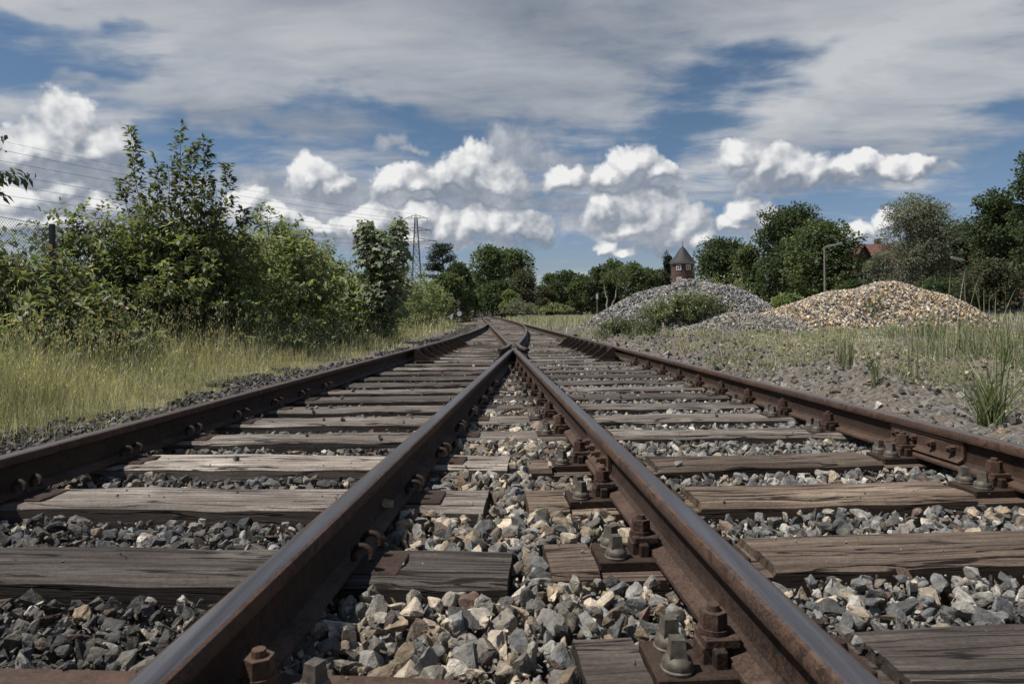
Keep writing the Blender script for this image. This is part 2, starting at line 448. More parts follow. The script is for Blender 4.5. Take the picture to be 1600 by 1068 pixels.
# pointed nose where the legs meet
bm = bmesh.new()
for zz, ins in ((0.012, 0.0), (0.148, 0.0), (0.1565, 0.008)):
    pass
nose = [(float(rDR(9.44)) - 0.034, 9.44), (float(rA(9.44)) + 0.034, 9.44), (0.045, 9.75), (0.022, 10.02), (0.004, 10.02), (-0.02, 9.75)]
lo = [bm.verts.new((x, y - 9.44, 0.02)) for x, y in nose]
mi = [bm.verts.new((x, y - 9.44, RZ + 0.147)) for x, y in nose]
cx_, cy_ = 0.013, 9.6
hi = [bm.verts.new((cx_ + (x - cx_) * 0.8, y - 9.44 - (0.02 if y > 9.9 else 0), RZ + 0.154 - (0.004 if y > 9.9 else 0))) for x, y in nose]
for a, b2 in ((lo, mi), (mi, hi)):
    for i in range(6): bm.faces.new((a[i], a[(i + 1) % 6], b2[(i + 1) % 6], b2[i]))
bm.faces.new(lo); ft = bm.faces.new(hi); ft.material_index = 1
nose_o = bm_obj('frog_nose', bm, [RUST, RAILTOP], loc=(0, 9.44, 0))
nose_o.parent = vee_right; nose_o.location = Vector((0, 9.44, 0)) - vee_right.location
# wing rails: closure rails that bend out at the throat and flare beside the nose
wy = np.linspace(11.35, YT - 0.6, 60)
wl = np.concatenate([[(-0.185, 9.85), (-0.135, 10.1), (-0.095, 10.5), (-0.062, 11.0)], np.stack([rA(wy) + 0.0, wy], 1)])
wr = np.concatenate([[(0.215, 9.85), (0.165, 10.1), (0.128, 10.5), (0.102, 11.0)], np.stack([rDR(wy), wy], 1)])
# blades thin against the stock rail near the toe
tag(rail_mesh('wing_rail', wl), 'wing rail on the left of the crossing, running on to the far switch', 'rail')
tag(rail_mesh('wing_rail', wr), 'wing rail on the right of the crossing, curving away in an S', 'rail')

# check rails with raking brackets
CHK = [(0.030, 0.02), (0.030, 0.165), (0.022, 0.178), (-0.022, 0.178), (-0.030, 0.165), (-0.030, 0.02)]
def check_rail(fn, sgn, y0, y1, label):
    root = empty('check_rail', label, 'check rail', (float(fn(y0)) + sgn * 0.125, y0, 0))
    ys = np.linspace(y0 + 0.1, y1, 12)
    pts = np.stack([fn(ys) + sgn * (0.112 + 0.05 * np.clip(1 - (ys - y0) / 0.35, 0, 1)), ys], 1)
    v, q, kk = sweep(CHK, pts, 0.0)
    v = v - np.array(root.location)
    caps = np.array([list(range(kk)), list(range(len(v) - 1, len(v) - kk - 1, -1))])
    link('guide_bar', np_mesh('guide_bar', v, [q, caps]), RUSTD, root)
    bm0 = bmesh.new()
    t = 0.016
    prof = [(0.0, 0.012), (0.0, 0.168), (0.035, 0.172), (0.215, 0.03), (0.215, 0.012)]
    a = [bm0.verts.new((sgn * x, -t, z)) for x, z in prof]; b_ = [bm0.verts.new((sgn * x, t, z)) for x, z in prof]
    for i in range(5): bm0.faces.new((a[i], a[(i + 1) % 5], b_[(i + 1) % 5], b_[i]))
    bm0.faces.new(a); bm0.faces.new(b_[::-1])
    add_box(bm0, (sgn * 0.13, 0, 0.006), (0.26, 0.16, 0.012))
    me = None
    for yk in np.arange(y0, y1 - 0.1, 0.56):
        x = float(fn(yk)) + sgn * 0.145
        if me is None:
            o = bm_obj('bracket', bm0, RUSTD, root); me = o.data
        else:
            o = link('bracket', me, None, root)
        o.location = Vector((x, yk + 0.05, 0)) - root.location
    return root
check_rail(rDL, 1, 9.6, 14.3, 'dark check rail with raking brackets inside the left outer rail')
check_rail(rB, -1, 9.5, 14.2, 'dark check rail with raking brackets inside the right outer rail')

# fishplates bolted to the rail webs
def fishplate(par, fn, y0, y1, sgn):
    ys = np.linspace(y0, y1, 6)
    org = par.location
    pf = [(0.010, 0.030), (0.026, 0.030), (0.048, 0.022), (0.052, 0.028), (0.030, 0.042), (0.024, 0.05), (0.024, 0.098), (0.030, 0.108), (0.010, 0.112)]
    pf = [(sgn * x, z) for x, z in pf]
    v, q, kk = sweep(pf, np.stack([fn(ys), ys], 1), RZ + 0.002)
    caps = np.array([list(range(kk)), list(range(len(v) - 1, len(v) - kk - 1, -1))])
    f = link('fishplate', np_mesh('fishplate', v - np.array(org), [q, caps]), RUSTN, par)
    for t in (0.12, 0.37, 0.63, 0.88):
        y = y0 + (y1 - y0) * t
        b_ = bmesh.new()
        x = float(fn(y)) + sgn * 0.024
        add_cone(b_, (0, 0, 0), (sgn * 0.022, 0, 0), 0.017, 0.017, 6)
        add_cone(b_, (sgn * 0.02, 0, 0), (sgn * 0.036, 0, 0), 0.009, 0.009, 8)
        o = bm_obj('bolt', b_, RUSTN, f)
        o.location = Vector((x, y, RZ + 0.078)) - org
    return f
fishplate(vee_right, rA, 2.72, 3.22, -1)
fishplate(stock_right, rB, 2.86, 3.36, -1)

# ------------------------------------------------------------------ sleepers
def timber_mesh(xa, xb, w=0.26, h=0.16, seats=(), step=0.06, ny=7, seed=0, wear=1.0):
    r = np.random.default_rng(seed)
    xs = list(np.arange(xa, xb, step)) + [xb]
    for s0, s1 in seats:
        xs = [x for x in xs if not (s0 - 0.012 < x < s0 + 0.012 or s1 - 0.012 < x < s1 + 0.012)]
        xs += [s0 - 0.004, s0 + 0.003, s1 - 0.003, s1 + 0.004]
    xs = np.array(sorted(x for x in xs if xa - 1e-6 <= x <= xb + 1e-6))
    tops = np.linspace(-w / 2 + 0.014, w / 2 - 0.014, ny)
    prof = [(-w / 2, -h), (-w / 2, -0.06), (-w / 2, -0.013)] + [(t, 0.0) for t in tops] + [(w / 2, -0.013), (w / 2, -0.06), (w / 2, -h)]
    prof = np.array(prof); kk = len(prof)
    V = np.zeros((len(xs), kk, 3))
    V[:, :, 0] = xs[:, None]; V[:, :, 1] = prof[None, :, 0]; V[:, :, 2] = prof[None, :, 1]
    lanes = (r.random(kk) - 0.5) * 0.005
    V[:, 3:3 + ny, 2] += lanes[None, 3:3 + ny] * wear + (vnoise(xs[:, None] * 1.0, prof[None, 3:3 + ny, 0] * 6, 3.0, seed) - 0.5) * 0.012 * wear
    edge = (vnoise(xs, xs * 0 + seed, 5.0, seed + 1) - 0.3).clip(0, 1) * 0.018 * wear
    edge2 = (vnoise(xs, xs * 0 + seed, 4.0, seed + 2) - 0.3).clip(0, 1) * 0.018 * wear
    V[:, 2, 2] -= edge; V[:, 3, 2] -= edge * 0.6; V[:, 3, 1] += edge * 0.5
    V[:, -3, 2] -= edge2; V[:, -4, 2] -= edge2 * 0.6; V[:, -4, 1] -= edge2 * 0.5
    V[:, :, 1] += ((vnoise(xs, xs * 0, 1.5, seed + 4) - 0.5) * 0.016)[:, None]
    for s0, s1 in seats:
        ins = (xs > s0) & (xs < s1)
        V[ins, 2:-2, 2] = np.minimum(V[ins, 2:-2, 2], 0) * 0.3 - 0.022
    i = np.arange(len(xs) - 1)[:, None] * kk; j = np.arange(kk)[None, :]; j2 = (j + 1) % kk
    q = np.stack([i + j, i + j2, i + kk + j2, i + kk + j], -1).reshape(-1, 4)
    n_ = len(xs) * kk
    caps = np.array([list(range(kk))[::-1], list(range(n_ - kk, n_))])
    return np_mesh('sleeper', V.reshape(-1, 3), [q, caps])

# fastenings; local origin on the rail centre line, +x is the side facing the middle
def mk(name, fn, mat, smooth=False, angle=None):
    b_ = bmesh.new(); fn(b_)
    me = bpy.data.meshes.new(name); bmesh.ops.recalc_face_normals(b_, faces=b_.faces)
    if smooth:
        for f in b_.faces: f.smooth = True
        for e in b_.edges:
            if len(e.link_faces) == 2 and e.calc_face_angle(0) > R(35): e.smooth = False
    b_.to_mesh(me); b_.free(); me.materials.append(mat); return me
def f_plate(b_, h=0.028):
    add_box(b_, (0, 0, -h / 2 + 0.006), (0.42, 0.155, h), bevel=0.003)
    for s in (-1, 1): add_box(b_, (s * 0.079, 0, 0.022), (0.026, 0.10, 0.036), bevel=0.003)
def f_plate_both(b_):
    f_plate(b_)
    add_box(b_, (-0.075, 0, 0.046), (0.075, 0.06, 0.026), bevel=0.003)
    add_cone(b_, (-0.08, 0, 0.058), (-0.08, 0, 0.086), 0.022, 0.022, 6)
    for s in (-1, 1): add_cone(b_, (-0.155, s * 0.042, 0.004), (-0.155, s * 0.042, 0.05), 0.022, 0.013, 8)
def f_clamp(b_):
    add_box(b_, (0.070, 0, 0.046), (0.072, 0.066, 0.022), bevel=0.004)
    add_box(b_, (0.100, 0, 0.020), (0.022, 0.060, 0.040), bevel=0.003)
def f_nut(b_):
    add_cone(b_, (0.078, 0, 0.057), (0.078, 0, 0.067), 0.030, 0.030, 18)
    add_cone(b_, (0.078, 0, 0.068), (0.078, 0, 0.098), 0.028, 0.0265, 6)
    add_cone(b_, (0.078, 0, 0.098), (0.078, 0, 0.110), 0.0135, 0.012, 12)
def f_screw(b_):
    add_lathe(b_, [(0.031, 0.006), (0.032, 0.012), (0.029, 0.014), (0.030, 0.020), (0.027, 0.029), (0.019, 0.035)], 20)
    r = bmesh.ops.create_cone(b_, cap_ends=True, segments=4, radius1=0.0235, radius2=0.0185, depth=0.036)
    bmesh.ops.transform(b_, matrix=Matrix.Translation((0, 0, 0.050)) @ Matrix.Rotation(R(25), 4, 'Z'), verts=r['verts'])
ME_PLATE = mk('rail_plate', f_plate_both, RUSTD); ME_CLAMP = mk('clamp', f_clamp, RUST); ME_NUT = mk('clamp_bolt', f_nut, RUSTN)
ME_SCREW = mk('coach_screw', f_screw, PALE_STEEL, True)
def f_plain(b_):
    add_box(b_, (0, 0, -0.008), (0.36, 0.16, 0.028), bevel=0.003)
    for s in (-1, 1): add_box(b_, (-0.085, s * 0.045, 0.03), (0.05, 0.024, 0.04), bevel=0.008)
ME_PLAIN = mk('rail_plate', f_plain, RUSTD)
th = np.linspace(-0.35, math.pi + 0.5, 14)
cv, cq = tube_np(np.stack([0.083 + 0.030 * np.cos(th), 0 * th + np.linspace(-0.006, 0.006, 14), 0.042 + 0.034 * np.sin(th)], 1), 0.0095, 8)
ME_CLIP = np_mesh('spring_clip', cv, [cq, np.array([list(range(8))[::-1], list(range(len(cv) - 8, len(cv)))])], smooth=True); ME_CLIP.materials.append(RUSTD)

def fasten(sl, X, Yc, rz, side, style):
    """side: +1 the fastening that is seen lies on the right of the rail."""
    loc = Vector((X, Yc, 0)) - sl.location
    loc.rotate(Matrix.Rotation(-sl.rotation_euler.z, 3, 'Z'))
    p = link('rail_plate', ME_PLATE if style == 'bolt' else ME_PLAIN, None, sl)
    p.location = loc; p.rotation_euler = (0, 0, rz - sl.rotation_euler.z + (0 if side > 0 else math.pi))
    if style == 'bolt':
        link('clamp', ME_CLAMP, None, p)
        b_ = link('clamp_bolt', ME_NUT, None, p); b_.rotation_euler = (0, 0, random.uniform(-0.02, 0.02))
        for s in (-1, 1):
            c_ = link('coach_screw', ME_SCREW, None, p); c_.location = (0.160 + random.uniform(-.006, .006), s * 0.043, 0); c_.rotation_euler = (0, 0, random.uniform(0, 1.5))
    else:
        for s in (-1, 1):
            c_ = link('spring_clip', ME_CLIP, None, p); c_.scale = (0.92, 0.85, 0.85); c_.location = (0.004 + random.uniform(-.004, .004), s * 0.050, 0.006); c_.rotation_euler = (0, 0, random.uniform(-.25, .25))

foot = []                                # sleeper footprints for the ballast: (cx, cy, rot, x0, x1, w)
def sleeper(cx, cy, xa, xb, rz, label, color, seats=(), w=0.26, group=None, seed=0, z=0.0, me=None, **kw):
    if me is None: me = timber_mesh(xa - cx, xb - cx, w, seats=[(a - cx, b_ - cx) for a, b_ in seats], seed=seed, **kw)
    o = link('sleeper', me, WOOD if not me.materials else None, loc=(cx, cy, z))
    o.rotation_euler = (0, 0, rz); o.color = (*color, 1)
    tag(o, label, 'sleeper', group)
    foot.append((cx, cy, rz, xa - cx, xb - cx, w))
    return o
LZ, RZT = -0.0605, 0.0515
GL, GR = 'timber sleepers of the left track', 'timber sleepers of the right track'
Ldef = [(1.93, -0.01, (0.62, 0.60, 0.60), 'dark cracked timber sleeper, nearest whole one of the left track'),
        (2.60, -0.10, (1.75, 1.74, 1.72), 'split sleeper with a pale bleached front edge, second timber of the left track'),
        (3.23, -0.02, (2.7, 2.68, 2.62), 'very pale bleached timber sleeper, third timber of the left track')]
for i, (y, xe, colr, lab) in enumerate(Ldef):
    dl, dr = float(rDL(y)), float(rDR(y)); cx = (dl + dr) / 2
    o = sleeper(cx, y, cx - 1.3, xe, LZ, lab, colr, group=GL, seed=11 + i)
    for X in (dl, dr): fasten(o, X, y - (X - cx) * -LZ, -math.atan(0.0605), 1, 'clip')
Rdef = [(0.80, 0.15, (0.9, .85, .8), 'dark timber sleeper at the bottom edge, right of the vee'),
        (1.39, 0.125, (0.66, 0.62, 0.60), 'grey-brown sleeper with a sawn block end, nearest whole one of the right track'),
        (1.985, 0.09, (1.05, 0.90, 0.79), 'brown saw-marked sleeper with a broken notch in its front edge'),
        (2.585, 0.045, (1.55, 1.34, 1.13), 'tan sleeper with clean worn top, third timber of the right track'),
        (3.15, 0.06, (1.1, 0.98, 0.87), 'brown sleeper at the rail joint, fourth timber of the right track')]
for i, (y, xs_, colr, lab) in enumerate(Rdef):
    a, b_ = float(rA(y)), float(rB(y)); cx = (a + b_) / 2
    seats = [(a - 0.215, a + 0.25), (b_ - 0.24, b_ + 0.25)]
    if i == 0: continue
    o = sleeper(cx, y, xs_, cx + 1.35, RZT, lab, colr, seats=seats, group=GR, seed=31 + i, ny=9)
    for X in (a, b_): fasten(o, X, y + (X - cx) * RZT, math.atan(0.0515), -1, 'bolt')
# steel trough sleeper under the left leg
bm = bmesh.new()
sec = [(-0.15, -0.10), (-0.142, -0.02), (-0.125, 0.0), (0.125, 0.0), (0.142, -0.02), (0.15, -0.10)]
xs_ = [-1.3, -1.2, -0.6, 0, 0.6, 1.0, 1.14, 1.2, 1.235]
drop = [0, 0, 0, 0, 0, 0, -0.004, -0.018, -0.05]
rings = [[bm.verts.new((x, y * (1 - 0.15 * (d < -0.01)), z + d)) for y, z in sec] for x, d in zip(xs_, drop)]
for a, b_ in zip(rings, rings[1:]):
    for k_ in range(5): bm.faces.new((a[k_], a[k_ + 1], b_[k_ + 1], b_[k_]))
dl, dr = float(rDL(1.25)), float(rDR(1.25)); cx = (dl + dr) / 2 + 0.02
bm.faces.new(rings[0]); bm.faces.new(rings[-1][::-1])
so = bm_obj('steel_sleeper', bm, RUST, loc=(cx, 1.235, 0.0), smooth=True, angle=R(40)); so.rotation_euler = (0, 0, LZ)
tag(so, 'rust-brown steel trough sleeper under the left leg at the bottom edge', 'sleeper')
foot.append((cx, 1.235, LZ, -1.3, 1.24, 0.30))
for X in (dl, dr):
    fasten(so, X, 1.235 + (X - cx) * LZ, LZ, 1, 'bolt')
# long timbers carrying both tracks
ys = [3.86, 4.43, 5.0, 5.55, 6.12, 6.70, 7.30, 7.92, 8.55, 9.2]
while ys[-1] < 60: ys.append(ys[-1] + 0.62)
GLG = 'long timbers of the turnout'; GFAR = 'far sleepers packed close together'
desc = {0: 'grey long timber crossing both tracks, nearest of the full-width ones', 1: 'second full-width timber under both legs of the vee', 2: 'third full-width timber under both legs of the vee', 3: 'fourth full-width timber under both legs of the vee', 4: 'fifth full-width timber under the narrowing vee', 5: 'sixth full-width timber under the narrowing vee', 6: 'seventh full-width timber under the narrowing vee', 7: 'eighth full-width timber just short of the frog point', 8: 'ninth full-width timber just short of the frog point', 9: 'tenth full-width timber just short of the frog point'}
far_me = {}
for i, y in enumerate(ys):
    colr = np.array([1.25, 1.24, 1.22]) * random.uniform(0.55, 1.4)
    if y < YT: xa, xb = float(rDL(y)) - 0.5, float(rB(y)) + 0.5
    else: xa, xb = float(rA(y)) - 0.52, float(rB(y)) + 0.52
    cx = (xa + xb) / 2
    lab = desc.get(i) or ('long grey sleeper among the closely packed ones between frog and far switch' if y < YT else 'short sleeper of the single track beyond the switch')
    if i < 10:
        o = sleeper(cx, y, xa, xb, 0.0, lab, colr, group=GLG, seed=60 + i, step=0.1)
    else:
        o = sleeper(cx, y, xa, xb, 0.0, lab, colr, group=GFAR if y < YT else 'sleepers of the single track', seed=60 + i, step=0.3, ny=3)
    if y < 9.1:
        for X, s, st in ((float(rDL(y)), 1, 'clip'), (float(rDR(y)), 1, 'clip'), (float(rA(y)), -1, 'bolt'), (float(rB(y)), -1, 'bolt')):
            if y > 6.5 and st == 'clip': continue
            if 8 < y and s * X * -1 > 0 and abs(X) < .3: continue
            fasten(o, X, y, -math.atan(0.0605) if s > 0 else math.atan(0.0515), s, st)

# ------------------------------------------------------------------ ballast stones (uncountable: one object)
def rock(seed, npts, sub=0, jag=0.0):
    r = random.Random(seed)
    b_ = bmesh.new()
    ax = (1.0, r.uniform(0.6, 0.95), r.uniform(0.45, 0.8))
    for _ in range(npts):
        v = Vector((r.gauss(0, 1), r.gauss(0, 1), r.gauss(0, 1))).normalized()
        p = 0.55
        v = Vector([math.copysign(abs(c_) ** p, c_) for c_ in v]) * r.uniform(0.72, 1.0)
        b_.verts.new((v.x * ax[0], v.y * ax[1], v.z * ax[2]))
    h = bmesh.ops.convex_hull(b_, input=b_.verts)
    bmesh.ops.delete(b_, geom=list({g_ for g_ in h['geom_interior'] + h['geom_unused'] if isinstance(g_, bmesh.types.BMVert)}), context='VERTS')
    if sub:
        bmesh.ops.subdivide_edges(b_, edges=b_.edges[:], cuts=sub, use_grid_fill=True)
        bmesh.ops.triangulate(b_, faces=b_.faces[:])
        for _ in range(1): bmesh.ops.smooth_vert(b_, verts=b_.verts, factor=0.35, use_axis_x=True, use_axis_y=True, use_axis_z=True)
        from mathutils import noise as mn
        for v in b_.verts:
            q_ = v.co * 2.3 + Vector((seed * 7.1, 0, 0))
            v.co += v.co.normalized() * (mn.noise(q_) * jag + mn.noise(q_ * 2.9) * jag * 0.5)
    bmesh.ops.triangulate(b_, faces=b_.faces[:])
    b_.verts.index_update()
    V = np.array([v.co[:] for v in b_.verts]); Fc = np.array([[v.index for v in f.verts] for f in b_.faces])
    b_.free(); return V, Fc
def rand_rot(n_):
    q_ = rng.normal(size=(n_, 4)); q_ /= np.linalg.norm(q_, axis=1, keepdims=True)
    w, x, y, z = q_.T
    return np.stack([np.stack([1 - 2 * (y * y + z * z), 2 * (x * y - z * w), 2 * (x * z + y * w)], -1), np.stack([2 * (x * y + z * w), 1 - 2 * (x * x + z * z), 2 * (y * z - x * w)], -1), np.stack([2 * (x * z - y * w), 2 * (y * z + x * w), 1 - 2 * (x * x + y * y)], -1)], 1)
ROCK_HI = [rock(i, 11, 2, 0.15) for i in range(30)]
ROCK_MID = [rock(100 + i, 12, 0) for i in range(24)]
ROCK_LO = [rock(200 + i, 8, 0) for i in range(16)]
def scatter(bag, lib, pos, rad, col):
    n_ = len(pos)
    if n_ == 0: return
    which = rng.integers(0, len(lib), n_); Rm = rand_rot(n_)
    for k_, (V, Fc) in enumerate(lib):
        s = np.where(which == k_)[0]
        if not len(s): continue
        W = np.einsum('nij,vj->nvi', Rm[s], V) * rad[s][:, None, None] + pos[s][:, None, :]
        ff = Fc[None] + (np.arange(len(s)) * len(V))[:, None, None]
        bag.add(W.reshape(-1, 3), ff.reshape(-1, 3), np.repeat(col[s], len(V), 0))
PAL = {'warm': [((0.42, 0.365, 0.295), 5), ((0.25, 0.235, 0.21), 4), ((0.46, 0.43, 0.39), 2.6), ((0.20, 0.155, 0.12), 2.2), ((0.15, 0.145, 0.14), 3), ((0.33, 0.26, 0.19), 3.0), ((0.09, 0.07, 0.068), 1), ((0.20, 0.215, 0.22), 2)],
       'dark': [((0.088, 0.085, 0.081), 6), ((0.048, 0.048, 0.05), 5), ((0.145, 0.14, 0.132), 4), ((0.08, 0.083, 0.094), 3), ((0.125, 0.098, 0.075), 1.3), ((0.25, 0.24, 0.225), 0.8), ((0.09, 0.055, 0.047), 0.7)],
       'cool': [((0.25, 0.25, 0.245), 5), ((0.15, 0.155, 0.165), 4), ((0.39, 0.38, 0.36), 2.6), ((0.10, 0.105, 0.11), 2.5), ((0.30, 0.255, 0.205), 1.2), ((0.13, 0.085, 0.07), 0.5)],
       'soil': [((0.08, 0.075, 0.07), 5), ((0.14, 0.13, 0.12), 4), ((0.23, 0.215, 0.20), 2), ((0.22, 0.15, 0.09), 0.5), ((0.34, 0.32, 0.30), 0.6)]}
def palette(kind):
    n_ = len(kind); out = np.zeros((n_, 3))
    for key in set(kind):
        s = np.where(kind == key)[0]; cs = np.array([c_ for c_, _ in PAL[key]]); w = np.array([w_ for _, w_ in PAL[key]])
        out[s] = cs[rng.choice(len(cs), len(s), p=w / w.sum())]
    return out * rng.uniform(0.35, 1.32, (n_, 1)) * np.array([1.10, 1.06, 0.99])
def jgrid(x0, x1, y0, y1, s):
    a, b_ = np.meshgrid(np.arange(x0, x1, s), np.arange(y0, y1, s))
    p = np.stack([a.ravel(), b_.ravel()], 1); return p + rng.uniform(-0.5, 0.5, p.shape) * s
def in_sleeper(x, y, grow=0.0):
    hit = np.zeros(len(x), bool)
    for cx, cy, rz, x0, x1, w in foot:
        near = np.abs(y - cy) < 0.45
        if not near.any(): continue
        dx, dy = x - cx, y - cy
        lx = dx * math.cos(rz) + dy * math.sin(rz); ly = -dx * math.sin(rz) + dy * math.cos(rz)
        hit |= near & (lx > x0 - grow) & (lx < x1 + grow) & (np.abs(ly) < w / 2 + grow)
    return hit
def ballast(bag, lib, y0, y1, s, rmin, rmax, layers, dz=0.0, keep_top=0.03, lo_x=None, hi_x=None):
    for lay in range(layers):
        p = jgrid(-4.3, 3.2, y0, y1, s)
        x, y = p.T
        L, Rr = np.where(y < YT, rDL(y), rA(y)), rB(y)
        vis = np.abs(x) < 0.80 * y + 0.35
        bank_l = L - np.where(y < 12, 1.3, 1.0) - (vnoise(x, y, 2.0, 8)) * 0.9; bank_r = Rr + 0.35 + vnoise(x, y, 2.0, 9) * 0.5
        ok = vis & (x > bank_l) & (x < bank_r)
        sparse = np.clip((x - bank_l) / 0.5, 0, 1); ok &= rng.random(len(x)) < 0.25 + 0.75 * sparse
        p = p[ok]; x, y = p.T; L, Rr = L[ok], Rr[ok]
        if y0 < 10: a_, d_ = rA(y), rDR(y)
        else: a_, d_ = rA(y), rDR(y)
        rad = rmin + (rmax - rmin) * rng.random(len(x)) ** 1.6 * np.where((x > d_) & (x < a_) & (rmin > 0.015), 1.28, 1.0)
        hit = in_sleeper(x, y, 0.012)
        ontop = hit & (rng.random(len(x)) < keep_top) & (lay == layers - 1)
        rad = np.where(ontop, rad * 0.6, rad)
        inV = (x > d_) & (x < a_)
        z = np.where(inV, -0.020, np.where(x < d_, -0.052, -0.034)) + (vnoise(x, y, 4, 6) - 0.5) * 0.03 + dz
        z = np.where((x > Rr) | (x < L), -0.045, z)
        outl = np.clip((L - 0.25 - x) / 0.8, 0, 1); z = np.where(x < L - 0.25, np.maximum(z - outl * 0.06, ground_z(x, y) + 0.012), z)
        for rr in (L, d_, a_, Rr):
            c_ = np.abs(x - rr) < 0.075
            z = np.where(c_, np.minimum(z, -0.02 - rad), z)
        z = z - lay * 0 - (0.028 if lay < layers - 1 else 0.0) - rad * 0.25
        z = np.where(ontop, rad * 0.55, z)
        k_ = ~hit | ontop
        for rr in (L, d_, a_, Rr): k_ &= ~(ontop & (np.abs(x - rr) < 0.11))
        kind = np.where(inV, 'warm', np.where(x < d_, 'dark', 'cool'))
        fl = rng.random(len(x)); kind = np.where((fl < 0.15) & ~inV, 'warm', np.where((fl > 0.85), 'cool', kind))
        kind = np.where(x < L - 0.1, 'dark', np.where(x > Rr + 0.1, 'soil', kind))
        pos = np.stack([x, y, z], 1)[k_]
        scatter(bag, lib, pos, rad[k_], palette(kind[k_]))
bag = Bag()
ballast(bag, ROCK_HI, 0.75, 3.7, 0.047, 0.019, 0.043, 2, keep_top=0.004)
ballast(bag, ROCK_LO, 0.75, 5.0, 0.030, 0.005, 0.013, 1, dz=-0.008, keep_top=0.05)
ballast(bag, ROCK_MID, 3.7, 10.5, 0.052, 0.018, 0.042, 2, keep_top=0.03)
ballast(bag, ROCK_LO, 10.5, 24, 0.085, 0.03, 0.055, 1, keep_top=0.05)
ballast(bag, ROCK_LO, 24, 45, 0.14, 0.04, 0.075, 1, keep_top=0.05)
o = link('ballast', bag.mesh('ballast'), STONE)
tag(o, 'crushed stone ballast between the rails and sleepers', 'ballast', kind='stuff')

# loose pale stone caught on the foot of the left leg
V, Fc = ROCK_HI[3]
lp = on_ground(606, 788, 0.04)
o = link('stone', np_mesh('stone', V * np.array([0.03, 0.026, 0.03]), Fc, np.tile([0.42, 0.33, 0.20], (len(V), 1))), STONE, loc=(lp.x, lp.y, 0.045))
tag(o, 'small tan stone lodged beside a spring clip of the left leg', 'stone')
# dark gravel and litter on the dirt bank to the right
bag = Bag()
for (y0, y1, s, r0, r1, lib) in ((2.2, 7, 0.062, 0.012, 0.042, ROCK_MID), (7, 17, 0.09, 0.018, 0.060, ROCK_LO), (16, 26, 0.2, 0.02, 0.06, ROCK_LO)):
    p = jgrid(1.5, 12, y0, y1, s); x, y = p.T
    d = x - rB(y)
    k_ = (d > 0.3) & (np.abs(x) < 0.8 * y + 0.3) & (rng.random(len(x)) < np.clip(1.4 - d * 0.2, 0.2, 1) * (0.4 + 1.0 * vnoise(x, y, 0.8, 12)))
    p = p[k_]; x, y = p.T
    rad = r0 + (r1 - r0) * rng.random(len(x)) ** 2.2
    scatter(bag, lib, np.stack([x, y, ground_z(x, y) + rad * 0.1], 1), rad, palette(np.where(rng.random(len(x)) < 0.8, 'soil', 'cool')))
o = link('gravel', bag.mesh('gravel'), STONE_FAR)
tag(o, 'dark loose gravel scattered over the dirt bank', 'gravel', kind='stuff')
# ------------------------------------------------------------------ foliage builders
def unit(v): return v / (np.linalg.norm(v, axis=-1, keepdims=True) + 1e-9)
def leaf_geo(bag, pos, axis_, nrm, size, col, aspect=0.5, lobes=1, fold=0.12):
    """small leaves as folded diamonds: one or three lobes each"""
    n_ = len(pos)
    if n_ == 0: return
    a = unit(axis_); b_ = unit(np.cross(nrm, a)); c_ = np.cross(a, b_)
    size = np.broadcast_to(np.asarray(size, float), (n_,))[:, None]
    for k_ in range(lobes):
        an = (k_ - (lobes - 1) / 2) * 0.95
        d = a * math.cos(an) + b_ * math.sin(an); s = -a * math.sin(an) + b_ * math.cos(an)
        L = size * (1.0 if lobes == 1 or k_ == 1 else 0.85); W = size * aspect * 0.5
        p0 = pos; p1 = pos + d * L * 0.45 + s * W + c_ * fold * size; p2 = pos + d * L - c_ * fold * size * 0.8; p3 = pos + d * L * 0.45 - s * W + c_ * fold * size
        V = np.stack([p0, p1, p2, p3], 1).reshape(-1, 3)
        i = np.arange(n_) * 4
        bag.add(V, np.concatenate([np.stack([i, i + 1, i + 2], 1), np.stack([i, i + 2, i + 3], 1)]), np.repeat(col, 4, 0))

def shade(base, n_, var=0.25, r=None):
    r = r or rng
    c_ = np.array(base)[None] * (1 + r.normal(0, var, (n_, 1)))
    c_ = c_ * (1 + r.normal(0, 0.08, (n_, 3)))
    return np.clip(c_, 0.006, 0.9)

def clump_cloud(r, ctr, rad, n_, flat=1.0):
    """points on and in a lumpy ellipsoid, denser near the skin"""
    v = unit(r.normal(size=(n_, 3)))
    t = 0.45 + 0.55 * r.random((n_, 1)) ** 0.5
    return np.asarray(ctr) + v * t * np.asarray(rad) * (1, 1, flat), v

